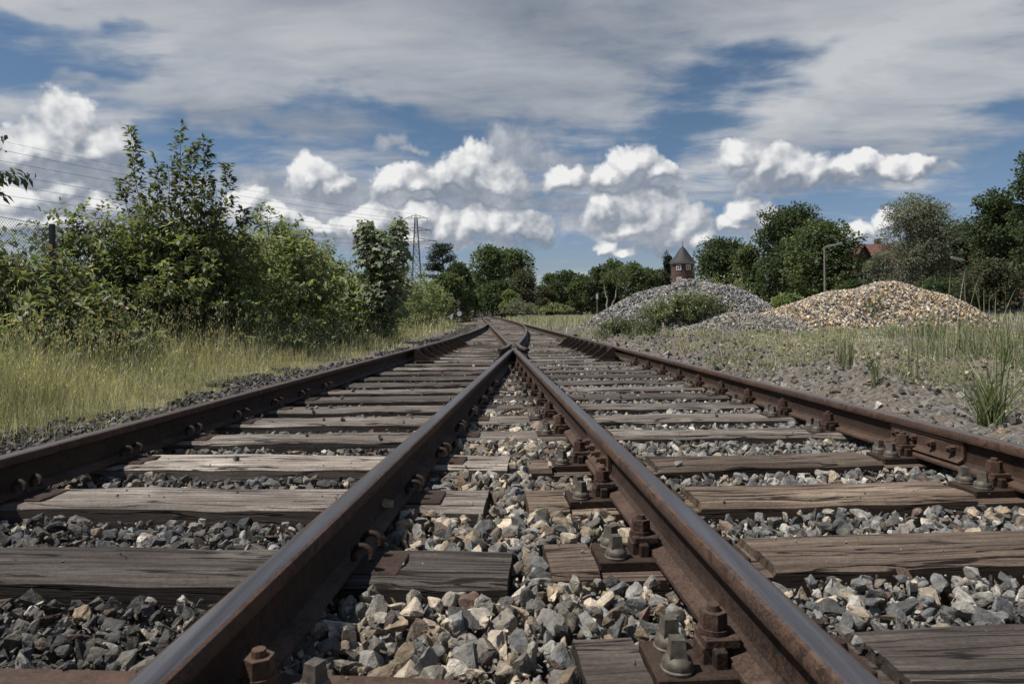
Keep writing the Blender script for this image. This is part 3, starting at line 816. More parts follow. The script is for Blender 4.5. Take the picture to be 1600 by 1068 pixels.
def make_crown(bag, r, blobs, dens, size, cols, clump=0.28, aspect=0.62, lobes=1, droop=0.25, gap=0.25):
    """blobs: list of (centre, radii). Each is covered with leaf clumps of varied size and tone; gaps stay between clumps."""
    for ctr, rad in blobs:
        rad = np.asarray(rad, float); ctr = np.asarray(ctr, float)
        area = 4 * math.pi * (((rad[0] * rad[1]) ** 1.6 + (rad[0] * rad[2]) ** 1.6 + (rad[1] * rad[2]) ** 1.6) / 3) ** (1 / 1.6)
        rc0 = clump * float(rad.mean())
        nc = max(6, int(area / (rc0 ** 2) * 0.95))
        v = unit(r.normal(size=(nc, 3)))
        t = 0.55 + 0.55 * r.random((nc, 1))
        cc = ctr + v * t * rad
        for c_, vv in zip(cc, v):
            if r.random() < gap * 0.4: continue
            rc = rc0 * r.uniform(0.55, 1.35)
            n_ = max(5, int(dens * rc * rc / (size * size) * r.uniform(0.7, 1.2)))
            p, out_ = clump_cloud(r, c_, rc, n_, 0.7)
            nr = unit(out_ * 0.7 + vv * 0.5 + np.array([0, 0, 0.7]) + r.normal(0, 0.45, (n_, 3)))
            ax = unit(out_ + vv * 0.6 + r.normal(0, 0.6, (n_, 3)) - np.array([0, 0, droop]))
            base = np.array(cols[r.integers(0, len(cols))]) * r.uniform(0.72, 1.28)
            leaf_geo(bag, p, ax, nr, size * r.uniform(0.65, 1.3, n_), shade(base, n_, 0.2, r), aspect, lobes)

def limbs(bag, r, base, top, r0, targets, seg=7):
    """tapered trunk and limbs reaching out to the crown masses"""
    base = np.asarray(base, float); top = np.asarray(top, float)
    t = np.linspace(0, 1, 9)[:, None]
    wob = r.normal(0, 0.02, (9, 3)) * np.linalg.norm(top - base); wob[0] = 0
    tr = base + (top - base) * t + wob
    v, q = tube_np(tr, r0 * (1.15 - 0.85 * t[:, 0]), seg); bag.add(v, q)
    for tg in targets:
        tg = np.asarray(tg, float)
        k_ = r.integers(3, 7); s0 = tr[k_]
        mid = (s0 + tg) / 2 + np.array([0, 0, 0.12 * np.linalg.norm(tg - s0)])
        u = np.linspace(0, 1, 7)[:, None]
        pt = (1 - u) ** 2 * s0 + 2 * u * (1 - u) * mid + u * u * tg
        v, q = tube_np(pt, r0 * 0.5 * (1 - 0.85 * u[:, 0]), 5); bag.add(v, q)

GREENS = {'dark': [(0.075, 0.108, 0.050), (0.100, 0.135, 0.062), (0.055, 0.084, 0.040)],
          'mid': [(0.112, 0.155, 0.066), (0.145, 0.185, 0.082), (0.085, 0.122, 0.054)],
          'bright': [(0.225, 0.270, 0.125), (0.285, 0.320, 0.165), (0.170, 0.220, 0.098)],
          'lime': [(0.23, 0.30, 0.105), (0.19, 0.25, 0.090)],
          'grey': [(0.215, 0.230, 0.190), (0.160, 0.172, 0.140), (0.275, 0.288, 0.245)],
          'pine': [(0.036, 0.054, 0.040), (0.052, 0.068, 0.050)],
          'brown': [(0.118, 0.120, 0.080), (0.098, 0.106, 0.068)]}

def tree(name, label, px, base_py, top_py, wpx, Y, tone, seed, leaf=0.34, nblob=9, cat='tree', group=None, trunk_frac=0.28, dens=5.0, clump=0.3, zb=0.0, shape='round', lobes=1, asp=0.62, gap=0.25):
    r = np.random.default_rng(seed)
    b0 = at(px, base_py, Y); H = at(px, top_py, Y).z - zb; Wd = wpx / F * Y
    root = empty(name, label, cat, (b0.x, Y, zb), 0, group)
    blobs = []
    lo = H * trunk_frac * 0.6
    for k_ in range(nblob):
        u = (k_ + 0.5) / nblob
        zz_ = lo + (H - lo) * (0.12 + 0.80 * u)
        if shape == 'round': prof = math.sin(math.pi * (0.16 + 0.70 * u)) ** 0.7
        elif shape == 'cone': prof = 1.05 - 0.9 * u
        elif shape == 'column': prof = 0.75 - 0.25 * abs(u - 0.4)
        else: prof = 0.55 + 0.45 * u if u < 0.75 else 1.0 - (u - 0.75) * 2.0
        ang = k_ * 2.4 + r.uniform(-0.4, 0.4)
        rr = Wd / 2 * prof * r.uniform(0.35, 0.62)
        br = Wd / 2 * (0.40 + 0.16 * prof) * r.uniform(0.8, 1.15)
        bz = min(br * r.uniform(0.62, 0.9), (H - zz_) * 1.0 + 0.12 * H)
        blobs.append(((math.cos(ang) * rr, math.sin(ang) * rr * 0.85, min(zz_, H - bz * 0.92)), (br, br * 0.9, bz)))
    blobs.append(((r.uniform(-.05, .05) * Wd, 0, H - 0.15 * H), (Wd * 0.22, Wd * 0.22, 0.15 * H)))
    tb = Bag(); limbs(tb, r, (0, 0, -0.3), (0, 0, H * 0.8), 0.028 * H, [b_[0] for b_ in blobs])
    link('trunk', tb.mesh('trunk', True), BARK, root)
    cb = Bag(); make_crown(cb, r, blobs, dens, leaf, GREENS[tone] if isinstance(tone, str) else tone, clump, asp, lobes, gap=gap)
    link('crown', cb.mesh('crown'), LEAFD, root)
    return root

# ------------------------------------------------------------------ far trees, from left to right
GT = 'trees at the far end of the line'
tree('tree', 'dark slim tree behind the small bushes left of the far track end', 716, 480, 412, 52, 78, 'dark', 201, 0.36, 7, group=GT)
tree('tree', 'light olive tree in front of the dark ones at the left of the far gap', 700, 482, 428, 56, 60, 'mid', 202, 0.30, 7, group=GT)
tree('poplar_tree', 'tall loose poplar with feathery top at the left of the central clump', 768, 484, 384, 62, 105, 'mid', 203, 0.42, 10, group=GT, shape='vase', trunk_frac=0.3, gap=0.5)
tree('poplar_tree', 'tall poplar with split crown at the right of the central clump', 806, 484, 389, 58, 112, 'mid', 204, 0.42, 10, group=GT, gap=0.45)
tree('tree', 'dull brownish tree on the right side of the central clump', 818, 484, 424, 44, 96, 'brown', 205, 0.36, 7, group=GT)
tree('tree', 'dark tree right behind the gap where the track disappears', 742, 486, 432, 46, 118, 'dark', 206, 0.4, 7, group=GT)
tree('tree', 'dark bushy tree low in the middle of the central clump', 784, 486, 440, 62, 92, 'dark', 207, 0.36, 7, group=GT)
tree('bush', 'bright lime bush below the central clump of trees', 797, 484, 454, 30, 80, 'lime', 208, 0.26, 5, cat='bush', trunk_frac=0.1)
GB = 'wood along the horizon in the middle'
for i, (px, top, wd, Y, tone, lab) in enumerate([
        (862, 428, 46, 125, 'dark', 'low dark tree at the left end of the middle wood'),
        (853, 452, 34, 110, 'brown', 'pale brownish shrubby tree right of the central clump'),
        (884, 424, 52, 118, 'dark', 'second dark round tree of the middle wood'),
        (908, 430, 46, 112, 'mid', 'greener round tree in the middle wood, left of the bare birch'),
        (936, 417, 50, 108, 'dark', 'dark tree behind the bare pale trunks'),
        (962, 407, 56, 112, 'mid', 'taller pointed tree behind the bare pale trunks'),
        (994, 412, 54, 104, 'mid', 'broad green tree in the middle wood left of the tower'),
        (1014, 420, 42, 108, 'mid', 'thin green tree at the right end of the middle wood'),
        (1032, 420, 30, 118, 'brown', 'loose brownish tree just left of the tower')]):
    tree('tree', lab, px, 482, top, wd, Y, tone, 220 + i, 0.40, 7, group=GB, trunk_frac=0.15)
tree('spruce_tree', 'dark narrow spruce leaning against the left of the round tower', 1044, 480, 392, 22, 160, 'pine', 240, 0.34, 9, shape='cone', trunk_frac=0.1)
# pale bare trunks of a half dead birch
root = empty('birch_tree', 'half bare birch with two pale trunks in front of the middle wood', 'tree', (at(950, 480, 92).x, 92, 0))
tb = Bag()
for dx, hx, tp in ((0.0, -0.7, 5.2), (0.5, 1.4, 6.0), (0.9, 2.2, 4.6)):
    z = np.linspace(0, 1, 8)
    pts = np.stack([dx + hx * z ** 1.5, 0 * z, tp * z], 1) + np.random.default_rng(3).normal(0, .05, (8, 3))
    v, q = tube_np(pts, 0.13 * (1.1 - 0.8 * z), 6); tb.add(v, q)
link('trunk', tb.mesh('trunk', True), plain('birch bark', (0.36, 0.34, 0.31), 0.8, 0, 0.4, 3), root)
cb = Bag(); make_crown(cb, np.random.default_rng(5), [((0.2, 0, 5.2), (1.1, 1, 0.9)), ((2.0, 0, 5.8), (1.0, 1, 1.0))], 2.2, 0.3, GREENS['mid'], 0.4)
link('crown', cb.mesh('crown'), LEAFD, root)

# dark brush closing the view under the far crowns
r = np.random.default_rng(71); cb = Bag(); bl = []
for px in range(676, 1060, 13): Yb = 136 + r.uniform(-5, 5); bl.append(((at(px, 480, Yb).x, Yb, 1.6), (2.1, 1.6, 2.2 * r.uniform(.7, 1.2))))
for px in range(1080, 1640, 18): Yb = 94 + r.uniform(-4, 4); bl.append(((at(px, 480, Yb).x, Yb, 1.5), (2.0, 1.5, 2.3 * r.uniform(.7, 1.2))))
make_crown(cb, r, bl, 2.6, 0.5, GREENS['dark'] + GREENS['brown'], 0.4, gap=0.0)
o = link('woods', cb.mesh('woods'), LEAFD); tag(o, 'dark brush massed under the far trees', 'woods', kind='stuff')
# right-hand trees
tree('tree', 'broad dark tree just right of the tower, lower than the big lime', 1134, 474, 374, 88, 88, 'dark', 250, 0.34, 10, trunk_frac=0.15)
tree('tree', 'rounded mid green tree between the tower tree and the big lime', 1172, 474, 382, 62, 80, 'mid', 251, 0.32, 8, trunk_frac=0.15)
tree('lime_tree', 'tallest big dark green lime tree right of the tower', 1236, 474, 322, 108, 76, 'dark', 252, 0.32, 14, trunk_frac=0.15, clump=0.34)
tree('tree', 'round full leafy tree standing behind the lamp post', 1288, 472, 348, 108, 64, 'mid', 253, 0.30, 13, trunk_frac=0.12, clump=0.34)
tree('willow_tree', 'silvery grey willow beside the red roof', 1440, 470, 308, 118, 62, 'grey', 254, 0.26, 15, trunk_frac=0.15, asp=0.34, clump=0.24, gap=0.4)
tree('willow_tree', 'small low silvery willow hanging in front of the red-roofed house', 1372, 470, 392, 52, 58, 'grey', 255, 0.22, 6, trunk_frac=0.2, asp=0.34, gap=0.5)
tree('tree', 'dark tree directly behind the silvery willow', 1492, 470, 348, 110, 70, 'dark', 256, 0.32, 10, trunk_frac=0.15)
tree('tree', 'dark tree near the right edge of the picture, beside the pink house', 1562, 470, 298, 92, 52, 'dark', 257, 0.26, 13, trunk_frac=0.2)
tree('tree', 'tallest tree cut by the right edge, its top twigs above all others', 1628, 470, 226, 88, 44, 'dark', 258, 0.24, 13, trunk_frac=0.25, gap=0.5)
tree('bush', 'olive bush below the dark trees near the parked cars', 1550, 474, 408, 96, 48, 'brown', 259, 0.22, 8, cat='bush', trunk_frac=0.05)
tree('bush', 'pale green bush at the foot of the silvery willow', 1470, 474, 436, 80, 54, 'dark', 260, 0.22, 7, cat='bush', trunk_frac=0.05)
tree('bush', 'bright low bush at the foot of the lamp post tree', 1232, 478, 462, 62, 46, 'lime', 261, 0.2, 5, cat='bush', trunk_frac=0.05)
tree('bush', 'dark bush under the round tree, right of the lamp post', 1335, 474, 440, 70, 58, 'dark', 262, 0.26, 7, cat='bush', trunk_frac=0.05)

# pine beyond the left bushes: flat dark tiers on a bare stem
Yp = 66
root = empty('pine_tree', 'dark flat-topped pine standing right of the pylon', 'tree', (at(692, 480, Yp).x, Yp, 0))
top = at(692, 388, Yp).z
tb = Bag(); cb = Bag(); r = np.random.default_rng(77)
v, q = tube_np([(0, 0, -.2), (0.1, 0, top * .5), (0.0, 0, top * .97)], [0.16, 0.12, 0.05], 6); tb.add(v, q)
for k_ in range(9):
    z = top * (0.52 + 0.47 * (k_ + 1) / 9); L = (1.9 - 1.2 * (k_ / 8)) * r.uniform(0.7, 1.1)
    for an in r.uniform(0, 6.28, 3):
        e = np.array([math.cos(an) * L, math.sin(an) * L, z + 0.25])
        v, q = tube_np([(0, 0, z - .1), e * (.5, .5, 1) - (0, 0, .1), e], [0.05, 0.035, 0.015], 4); tb.add(v, q)
        for f_ in (0.6, 1.0):
            n_ = 60; p = e * (f_, f_, 1) + r.normal(0, 1, (n_, 3)) * (0.33, 0.33, 0.10)
            leaf_geo(cb, p, unit(r.normal(0, 1, (n_, 3)) + (0, 0, 0.6)), unit(r.normal(0, 1, (n_, 3))), 0.26, shade(GREENS['pine'][k_ % 2], n_, .2, r), 0.3)
link('trunk', tb.mesh('trunk', True), BARK, root); link('crown', cb.mesh('crown'), LEAFD, root)

# ------------------------------------------------------------------ left hedge: shrubs with individual leaves
def shoot(tb, cb, r, p0, d0, L, r0, leaf, cols, droop=0.12, spacing=0.045, asp=0.42, up=0.0, hang=0.5, bend=0.3, sub=0, t0=0.25):
    n_ = 9; pts = [np.asarray(p0, float)]; d = unit(np.asarray(d0, float))
    for _ in range(n_ - 1):
        d = unit(d + r.normal(0, bend * 0.22, 3) + np.array([0, 0, up - droop]) * 0.25); pts.append(pts[-1] + d * L / (n_ - 1))
    pts = np.array(pts)
    v, q = tube_np(pts, r0 * np.linspace(1, 0.25, n_), 4); tb.add(v, q)
    m_ = max(3, int(L * (1 - t0) / spacing)); t = np.linspace(t0, 1, m_) * (n_ - 1); i = np.minimum(t.astype(int), n_ - 2); fr = (t - i)[:, None]
    pos = pts[i] * (1 - fr) + pts[i + 1] * fr; dirs = unit(pts[i + 1] - pts[i])
    k_ = 2
    pos = np.repeat(pos, k_, 0); dirs = np.repeat(dirs, k_, 0)
    rad = unit(np.cross(dirs, r.normal(0, 1, pos.shape)))
    ax = unit(dirs * 0.55 + rad * 0.9 + np.array([0, 0, -hang]) * r.uniform(0.3, 1.3, (len(pos), 1)))
    nr = unit(np.array([0, 0, 1.15]) + rad * 0.35 + r.normal(0, 0.28, pos.shape))
    base = np.array(cols[r.integers(0, len(cols))]) * r.uniform(0.75, 1.25)
    leaf_geo(cb, pos, ax, nr, leaf * r.uniform(0.6, 1.2, len(pos)), shade(base, len(pos), 0.2, r), asp, 1, 0.08)
    for _ in range(sub):
        j = r.integers(2, n_ - 2)
        dd = unit(dirs[0] * 0.3 + unit(r.normal(0, 1, 3)) * 0.8 + np.array([0, 0, 0.35 + up]))
        shoot(tb, cb, r, pts[j], dd, L * r.uniform(0.3, 0.55), r0 * 0.5, leaf, cols, droop, spacing, asp, up, hang, bend, 0, 0.1)

def shrub(name, label, cx, cy, rx, ry, H, nshoot, leaf, tone, seed, cat='bush', group=None, L=(0.5, 1.0), sub=2, asp=0.42, flowers=0, fcol=None, spacing=0.05, zb=-0.12, pal=None, low=0.05):
    r = np.random.default_rng(seed)
    if 301 <= seed <= 307:
        kq = 1.22; cx, cy, rx, ry = cx * kq, cy * kq, rx * kq, ry * kq; H = 0.81 + (H - 0.81) * kq + 0.1; leaf *= 1.38; nshoot = int(nshoot * 1.45); asp = 0.5; spacing *= 1.1
    root = empty(name, label, cat, (cx, cy, zb), 0, group)
    tb, cb = Bag(), Bag(); cols = pal or GREENS[tone]
    fpos = []
    for k_ in range(nshoot):
        # shoots start on a lumpy dome and grow outward / upward
        an = r.uniform(0, 2 * math.pi); u = r.random() ** 0.7
        hz = r.uniform(low, 1.0)
        lum = 0.82 + 0.36 * vnoise(an * 1.6, hz * 2.5, 1.0, seed)
        w = math.sqrt(max(0.05, 1 - hz ** 2.4)) * u * lum
        Ls = r.uniform(*L)
        p0 = np.array([math.cos(an) * rx * w, math.sin(an) * ry * w, max(0.05, H * hz * lum - Ls * 0.45)])
        d0 = np.array([math.cos(an) * 0.8, math.sin(an) * 0.8, 0.35 + 0.9 * hz]) + r.normal(0, 0.35, 3)
        shoot(tb, cb, r, p0, d0, Ls, 0.007, leaf, cols, 0.25, spacing, asp, 0.0, 0.55, 0.5, sub)
        fpos.append(p0 + unit(d0) * Ls * 0.9)
    # main stems from the root
    for _ in range(9):
        an = r.uniform(0, 6.28)
        e = np.array([math.cos(an) * rx * 0.6, math.sin(an) * ry * 0.6, H * r.uniform(0.5, 0.85)])
        s0 = np.array([math.cos(an) * rx * .15, math.sin(an) * ry * .15, 0.0])
        v, q = tube_np([s0, (s0 + e) / 2 + (0, 0, .2), e], [0.03, 0.02, 0.008], 5); tb.add(v, q)
    link('stem', tb.mesh('stem', True), TWIG, root); link('foliage', cb.mesh('foliage'), LEAF, root)
    if flowers:
        fb = Bag(); fp = np.array(fpos)[r.integers(0, len(fpos), flowers)] + r.normal(0, 0.08, (flowers, 3))
        for _ in range(4):
            leaf_geo(fb, fp + r.normal(0, .008, fp.shape), unit(r.normal(0, 1, fp.shape)), unit(np.array([0.3, -0.8, 0.8]) + r.normal(0, .3, fp.shape)), 0.035, shade(fcol or (0.7, 0.68, 0.62), flowers, 0.08, r), 0.9)
        link('blossom', fb.mesh('blossom'), PETAL if fcol is None else plain('pink petals', fcol, 0.7), root)
    return root
GH = 'shrubs of the hedge along the left field'
CH = [(0.195, 0.238, 0.110), (0.255, 0.295, 0.145), (0.135, 0.180, 0.080), (0.21, 0.215, 0.125)]
shrub('shrub', 'near dark-leaved cherry bush at the left picture edge, under the chain-link fence', -6.0, 7.6, 1.5, 1.4, 1.38, 320, 0.10, 'mid', 301, group=GH, flowers=14, fcol=(0.62, 0.42, 0.45), pal=CH)
shrub('shrub', 'dark gap-filled bush between the edge bush and the tall sapling', -5.6, 9.6, 1.3, 1.6, 1.88, 320, 0.085, 'mid', 302, group=GH, flowers=16, pal=[(0.135, 0.172, 0.078), (0.175, 0.215, 0.098)])
shrub('shrub', 'full light green bush around the foot of the tall sapling', -4.95, 10.6, 1.5, 1.5, 1.95, 360, 0.095, 'bright', 303, group=GH, pal=[(0.225, 0.275, 0.118), (0.28, 0.325, 0.155), (0.165, 0.215, 0.092)])
shrub('shrub', 'yellow-green bush to the right of the tall sapling', -4.6, 13.2, 1.4, 1.6, 2.15, 320, 0.10, 'bright', 304, group=GH, flowers=30)
shrub('shrub', 'low bush with white flecks left of the maple', -4.7, 16.8, 1.5, 1.6, 1.75, 300, 0.11, 'bright', 305, group=GH, flowers=80)
shrub('shrub', 'elder bush with many white blossoms right in front of the maple', -5.7, 21.0, 1.4, 1.4, 1.55, 240, 0.12, 'bright', 306, group=GH, flowers=200, L=(0.4, 0.8))
shrub('shrub', 'dark rear bush behind the yellow-green one', -6.8, 15.5, 1.8, 2.5, 2.3, 260, 0.12, 'mid', 307, group=GH)
shrub('shrub', 'bright green bush right of the maple', -5.6, 28.5, 1.2, 1.8, 2.0, 230, 0.15, 'bright', 308, group=GH, spacing=0.07, flowers=30)
shrub('shrub', 'taller green bush below the pine, right of the maple', -6.2, 36.0, 1.6, 2.0, 3.3, 240, 0.19, 'bright', 309, group=GH, spacing=0.09, L=(0.7, 1.3))
shrub('shrub', 'rounded bush with pale flecks beside the white disc signal', -5.7, 46.0, 1.6, 2.0, 2.6, 220, 0.2, 'bright', 310, group=GH, spacing=0.1, L=(0.7, 1.2), flowers=40)
shrub('shrub', 'small olive bush at the end of the hedge near the far gap', -5.6, 60.0, 1.9, 2.0, 2.4, 200, 0.25, 'brown', 311, group=GH, spacing=0.13, L=(0.8, 1.4))
shrub('shrub', 'tall dark bush behind the maple', -8.0, 26.0, 2.4, 2.5, 3.3, 230, 0.17, 'mid', 312, group=GH, spacing=0.1, L=(0.8, 1.4))
# tall cherry sapling with upright shoots
def sapling():
    r = np.random.default_rng(41); Y = 12.4
    b0 = at(285, 480, Y); root = empty('cherry_sapling', 'tall cherry sapling with upright leafy shoots, highest of the left hedge', 'tree', (b0.x, Y, -0.1))
    tb, cb = Bag(), Bag()
    tips = [((205, 205), 0.9), ((246, 250), 0.6), ((283, 200), 1.0), ((300, 232), 0.8), ((318, 218), 0.8), ((357, 258), 0.9), ((338, 300), 0.7), ((232, 292), 0.7), ((192, 285), 0.6), ((262, 262), 0.8), ((272, 300), .8), ((322, 280), .7), ((300, 310), .7), ((250, 330), .7), ((380, 330), .6), ((215, 330), .6)]
    for k_, ((px, py), th_) in enumerate(tips):
        e = at(px, py, Y + r.uniform(-0.5, 0.5)); e = np.array(e) - np.array(root.location)
        s0 = np.array([e[0] * 0.25, e[1] * 0.3, 1.1 + r.uniform(-.2, .3)])
        d = e - s0
        n_ = 10; t = np.linspace(0, 1, n_)[:, None]
        pts = s0 + d * t + np.sin(t * 3.1) * np.array([d[0] * 0.18, 0, -0.05])
        pts[1:-1] += r.normal(0, 0.012, (n_ - 2, 3))
        v, q = tube_np(pts, 0.014 * (1.05 - 0.85 * t[:, 0]), 5); tb.add(v, q)
        m_ = int(np.linalg.norm(d) / 0.026)
        tt = r.uniform(0.18, 1, m_) * (n_ - 1); i = np.minimum(tt.astype(int), n_ - 2); fr = (tt - i)[:, None]
        pos = pts[i] * (1 - fr) + pts[i + 1] * fr; dirs = unit(pts[i + 1] - pts[i])
        rad = unit(np.cross(dirs, r.normal(0, 1, pos.shape)))
        tw = r.uniform(0.05, 0.30, (m_, 1)) * (1.25 - tt[:, None] / n_)
        for j in range(4):
            p = pos + rad * tw * r.uniform(0.2, 1.1, (m_, 1)) + dirs * r.uniform(0, 0.1, (m_, 1))
            ax = unit(rad * 0.8 + dirs * 0.5 + np.array([0, 0, -0.35]) + r.normal(0, .35, p.shape))
            nr = unit(np.array([0, 0, 1.0]) + r.normal(0, 0.4, p.shape))
            leaf_geo(cb, p, ax, nr, 0.125 * r.uniform(0.6, 1.2, m_), shade(CH[j % 4], m_, .22, r) * 0.62, 0.45, 1, 0.08)
    v, q = tube_np([(0, 0, 0), (0.02, 0, 0.6), (0, 0, 1.3)], [0.05, 0.04, 0.03], 7); tb.add(v, q)
    for an in np.linspace(0, 6, 14):
        for z in (0.8, 1.25, 1.6, 1.9):
            shoot(tb, cb, r, (math.cos(an) * .15, math.sin(an) * .15, z), (math.cos(an), math.sin(an), 0.55), r.uniform(.7, 1.15) * (1.25 - 0.25 * z), 0.008, 0.14, CH, 0.2, 0.05, 0.48, 0, .5, .4, 2)
    link('trunk', tb.mesh('trunk', True), TWIG, root); link('crown', cb.mesh('crown'), LEAF, root)
sapling()
# young maple
def maple():
    r = np.random.default_rng(52); Y = 19.2
    b0 = at(598, 500, Y); root = empty('maple_tree', 'young maple with big drooping leaves, right end of the hedge before the pylon', 'tree', (b0.x, Y, -0.1))
    H = at(600, 338, Y).z + 0.1
    tb, cb = Bag(), Bag()
    for (px, py) in ((570, 345), (622, 342), (596, 362)):
        e = np.array(at(px, py, Y)) - np.array(root.location)
        t = np.linspace(0, 1, 8)[:, None]; pts = np.array([0, 0, 0]) * (1 - t) + e * t; pts[1:-1] += r.normal(0, .04, (6, 3)); pts[:, 0] = e[0] * t[:, 0] ** 0.6
        v, q = tube_np(pts, 0.05 * (1.1 - t[:, 0]), 6); tb.add(v, q)
        n_ = 780; tt = r.random(n_) ** 0.85; c_ = np.stack([np.interp(tt, t[:, 0], pts[:, j]) for j in range(3)], 1)
        rr = 0.50 * np.sin(np.clip(tt * 1.02, 0, 1) * math.pi * 0.90 + 0.12) ** 0.6 * (0.7 + 0.5 * vnoise(tt * 9, tt * 0 + px, 1.0, 4))
        an = r.uniform(0, 6.283, n_); u = r.random(n_) ** 0.45
        out_ = np.stack([np.cos(an), np.sin(an), 0 * an], 1)
        p = c_ + out_ * (rr * u)[:, None] + r.normal(0, .05, (n_, 3))
        ax = unit(out_ * 0.8 + np.array([0, 0, -0.75]) + r.normal(0, .25, p.shape)); nr = unit(out_ * 0.8 + np.array([0, 0, 1.0]) + r.normal(0, .3, p.shape))
        col = shade((0.21, 0.25, 0.14), n_, .25, r)
        k_ = r.random(n_) < 0.10; col[k_] = shade((0.10, 0.085, 0.06), int(k_.sum()), .2, r)
        leaf_geo(cb, p, ax, nr, 0.155 * r.uniform(0.6, 1.2, n_), col, 0.55, 3, 0.05)
    link('trunk', tb.mesh('trunk', True), TWIG, root); link('crown', cb.mesh('crown'), LEAF, root)
maple()
# cherry boughs hanging in from a tree beyond the left picture edge
r = np.random.default_rng(63)
root = empty('cherry_tree', 'long-leaved bough hanging into the picture at the upper left edge', 'tree', (-8.3, 8.2, -0.1))
tb, cb = Bag(), Bag()
v, q = tube_np([(0, 0, 0), (0.1, 0, 1.4), (0.0, 0, 2.9), (0.1, 0, 4.2)], [0.10, 0.08, 0.06, 0.02], 7); tb.add(v, q)
for (px, py, z0) in ((52, 272, 2.2), (40, 282, 2.1), (12, 214, 2.6), (4, 232, 2.6), (8, 300, 2.0), (22, 268, 2.3), (-40, 180, 2.9), (-60, 240, 2.4)):
    e = np.array(at(px, py, 8.2 + r.uniform(-.2, .2))) - np.array(root.location)
    s0 = np.array([0, 0, z0 - .3]); t = np.linspace(0, 1, 9)[:, None]
    pts = s0 + (e - s0) * t + np.array([0, 0, 0.22]) * np.sin(t * 3.14)
    v, q = tube_np(pts, 0.016 * (1.1 - t[:, 0]), 5); tb.add(v, q)
    m_ = 46; tt = np.linspace(0.45, 1, m_); pos = np.stack([np.interp(tt, t[:, 0], pts[:, j]) for j in range(3)], 1) + r.normal(0, .03, (m_, 3))
    ax = unit(np.array([0.35, 0, -0.8]) + r.normal(0, .45, (m_, 3))); nr = unit(np.array([0.4, -0.5, .6]) + r.normal(0, .4, (m_, 3)))
    leaf_geo(cb, pos, ax, nr, 0.13 * r.uniform(.6, 1.15, m_), shade((0.06, 0.08, 0.038), m_, .2, r), 0.36, 1, .06)
link('trunk', tb.mesh('trunk', True), TWIG, root); link('crown', cb.mesh('crown'), LEAF, root)

# ------------------------------------------------------------------ grass
def blades(bag, r, x, y, z, h, w, col, lean=0.35, tipcol=None, seg=3):
    n_ = len(x)
    if n_ == 0: return
    an = r.uniform(0, 2 * math.pi, n_); ln = np.abs(r.normal(0, lean, n_)) * h
    dirx, diry = np.cos(an), np.sin(an); fa = r.uniform(0, 2 * math.pi, n_)
    wx, wy = np.cos(fa) * w / 2, np.sin(fa) * w / 2
    rows = []
    for k_ in range(seg):
        t = k_ / seg; b_ = t ** 1.8; ww = 1 - 0.55 * t
        cx, cy, cz = x + dirx * ln * b_, y + diry * ln * b_, z + h * (t - 0.12 * b_ * np.minimum(ln / h, 1.5))
        rows += [np.stack([cx - wx * ww, cy - wy * ww, cz], 1), np.stack([cx + wx * ww, cy + wy * ww, cz], 1)]
    rows.append(np.stack([x + dirx * ln, y + diry * ln, z + h * (1 - 0.12 * np.minimum(ln / h, 1.5))], 1))
    V = np.stack(rows, 1); m_ = V.shape[1]
    i = np.arange(n_) * m_
    q = np.concatenate([np.stack([i + 2 * k_, i + 2 * k_ + 1, i + 2 * k_ + 3, i + 2 * k_ + 2], 1) for k_ in range(seg - 1)])
    t_ = np.stack([i + m_ - 3, i + m_ - 2, i + m_ - 1], 1)
    C = np.repeat(col[:, None, :], m_, 1)
    if tipcol is not None: C[:, m_ - 3:] = tipcol[:, None, :]
    n0 = bag.n
    bag.add(V.reshape(-1, 3), q, C.reshape(-1, 3))
    bag.f.setdefault(3, []).append(t_ + n0)
GRASSPAL = np.array([(0.27, 0.29, 0.165), (0.19, 0.225, 0.11), (0.44, 0.405, 0.27), (0.58, 0.515, 0.37), (0.34, 0.35, 0.21), (0.12, 0.155, 0.07)])
def gcol(r, n_, w): return np.clip(GRASSPAL[r.choice(6, n_, p=np.array(w) / sum(w))] * r.uniform(0.7, 1.3, (n_, 1)), 0, 0.8)
r = np.random.default_rng(90)
bag = Bag()
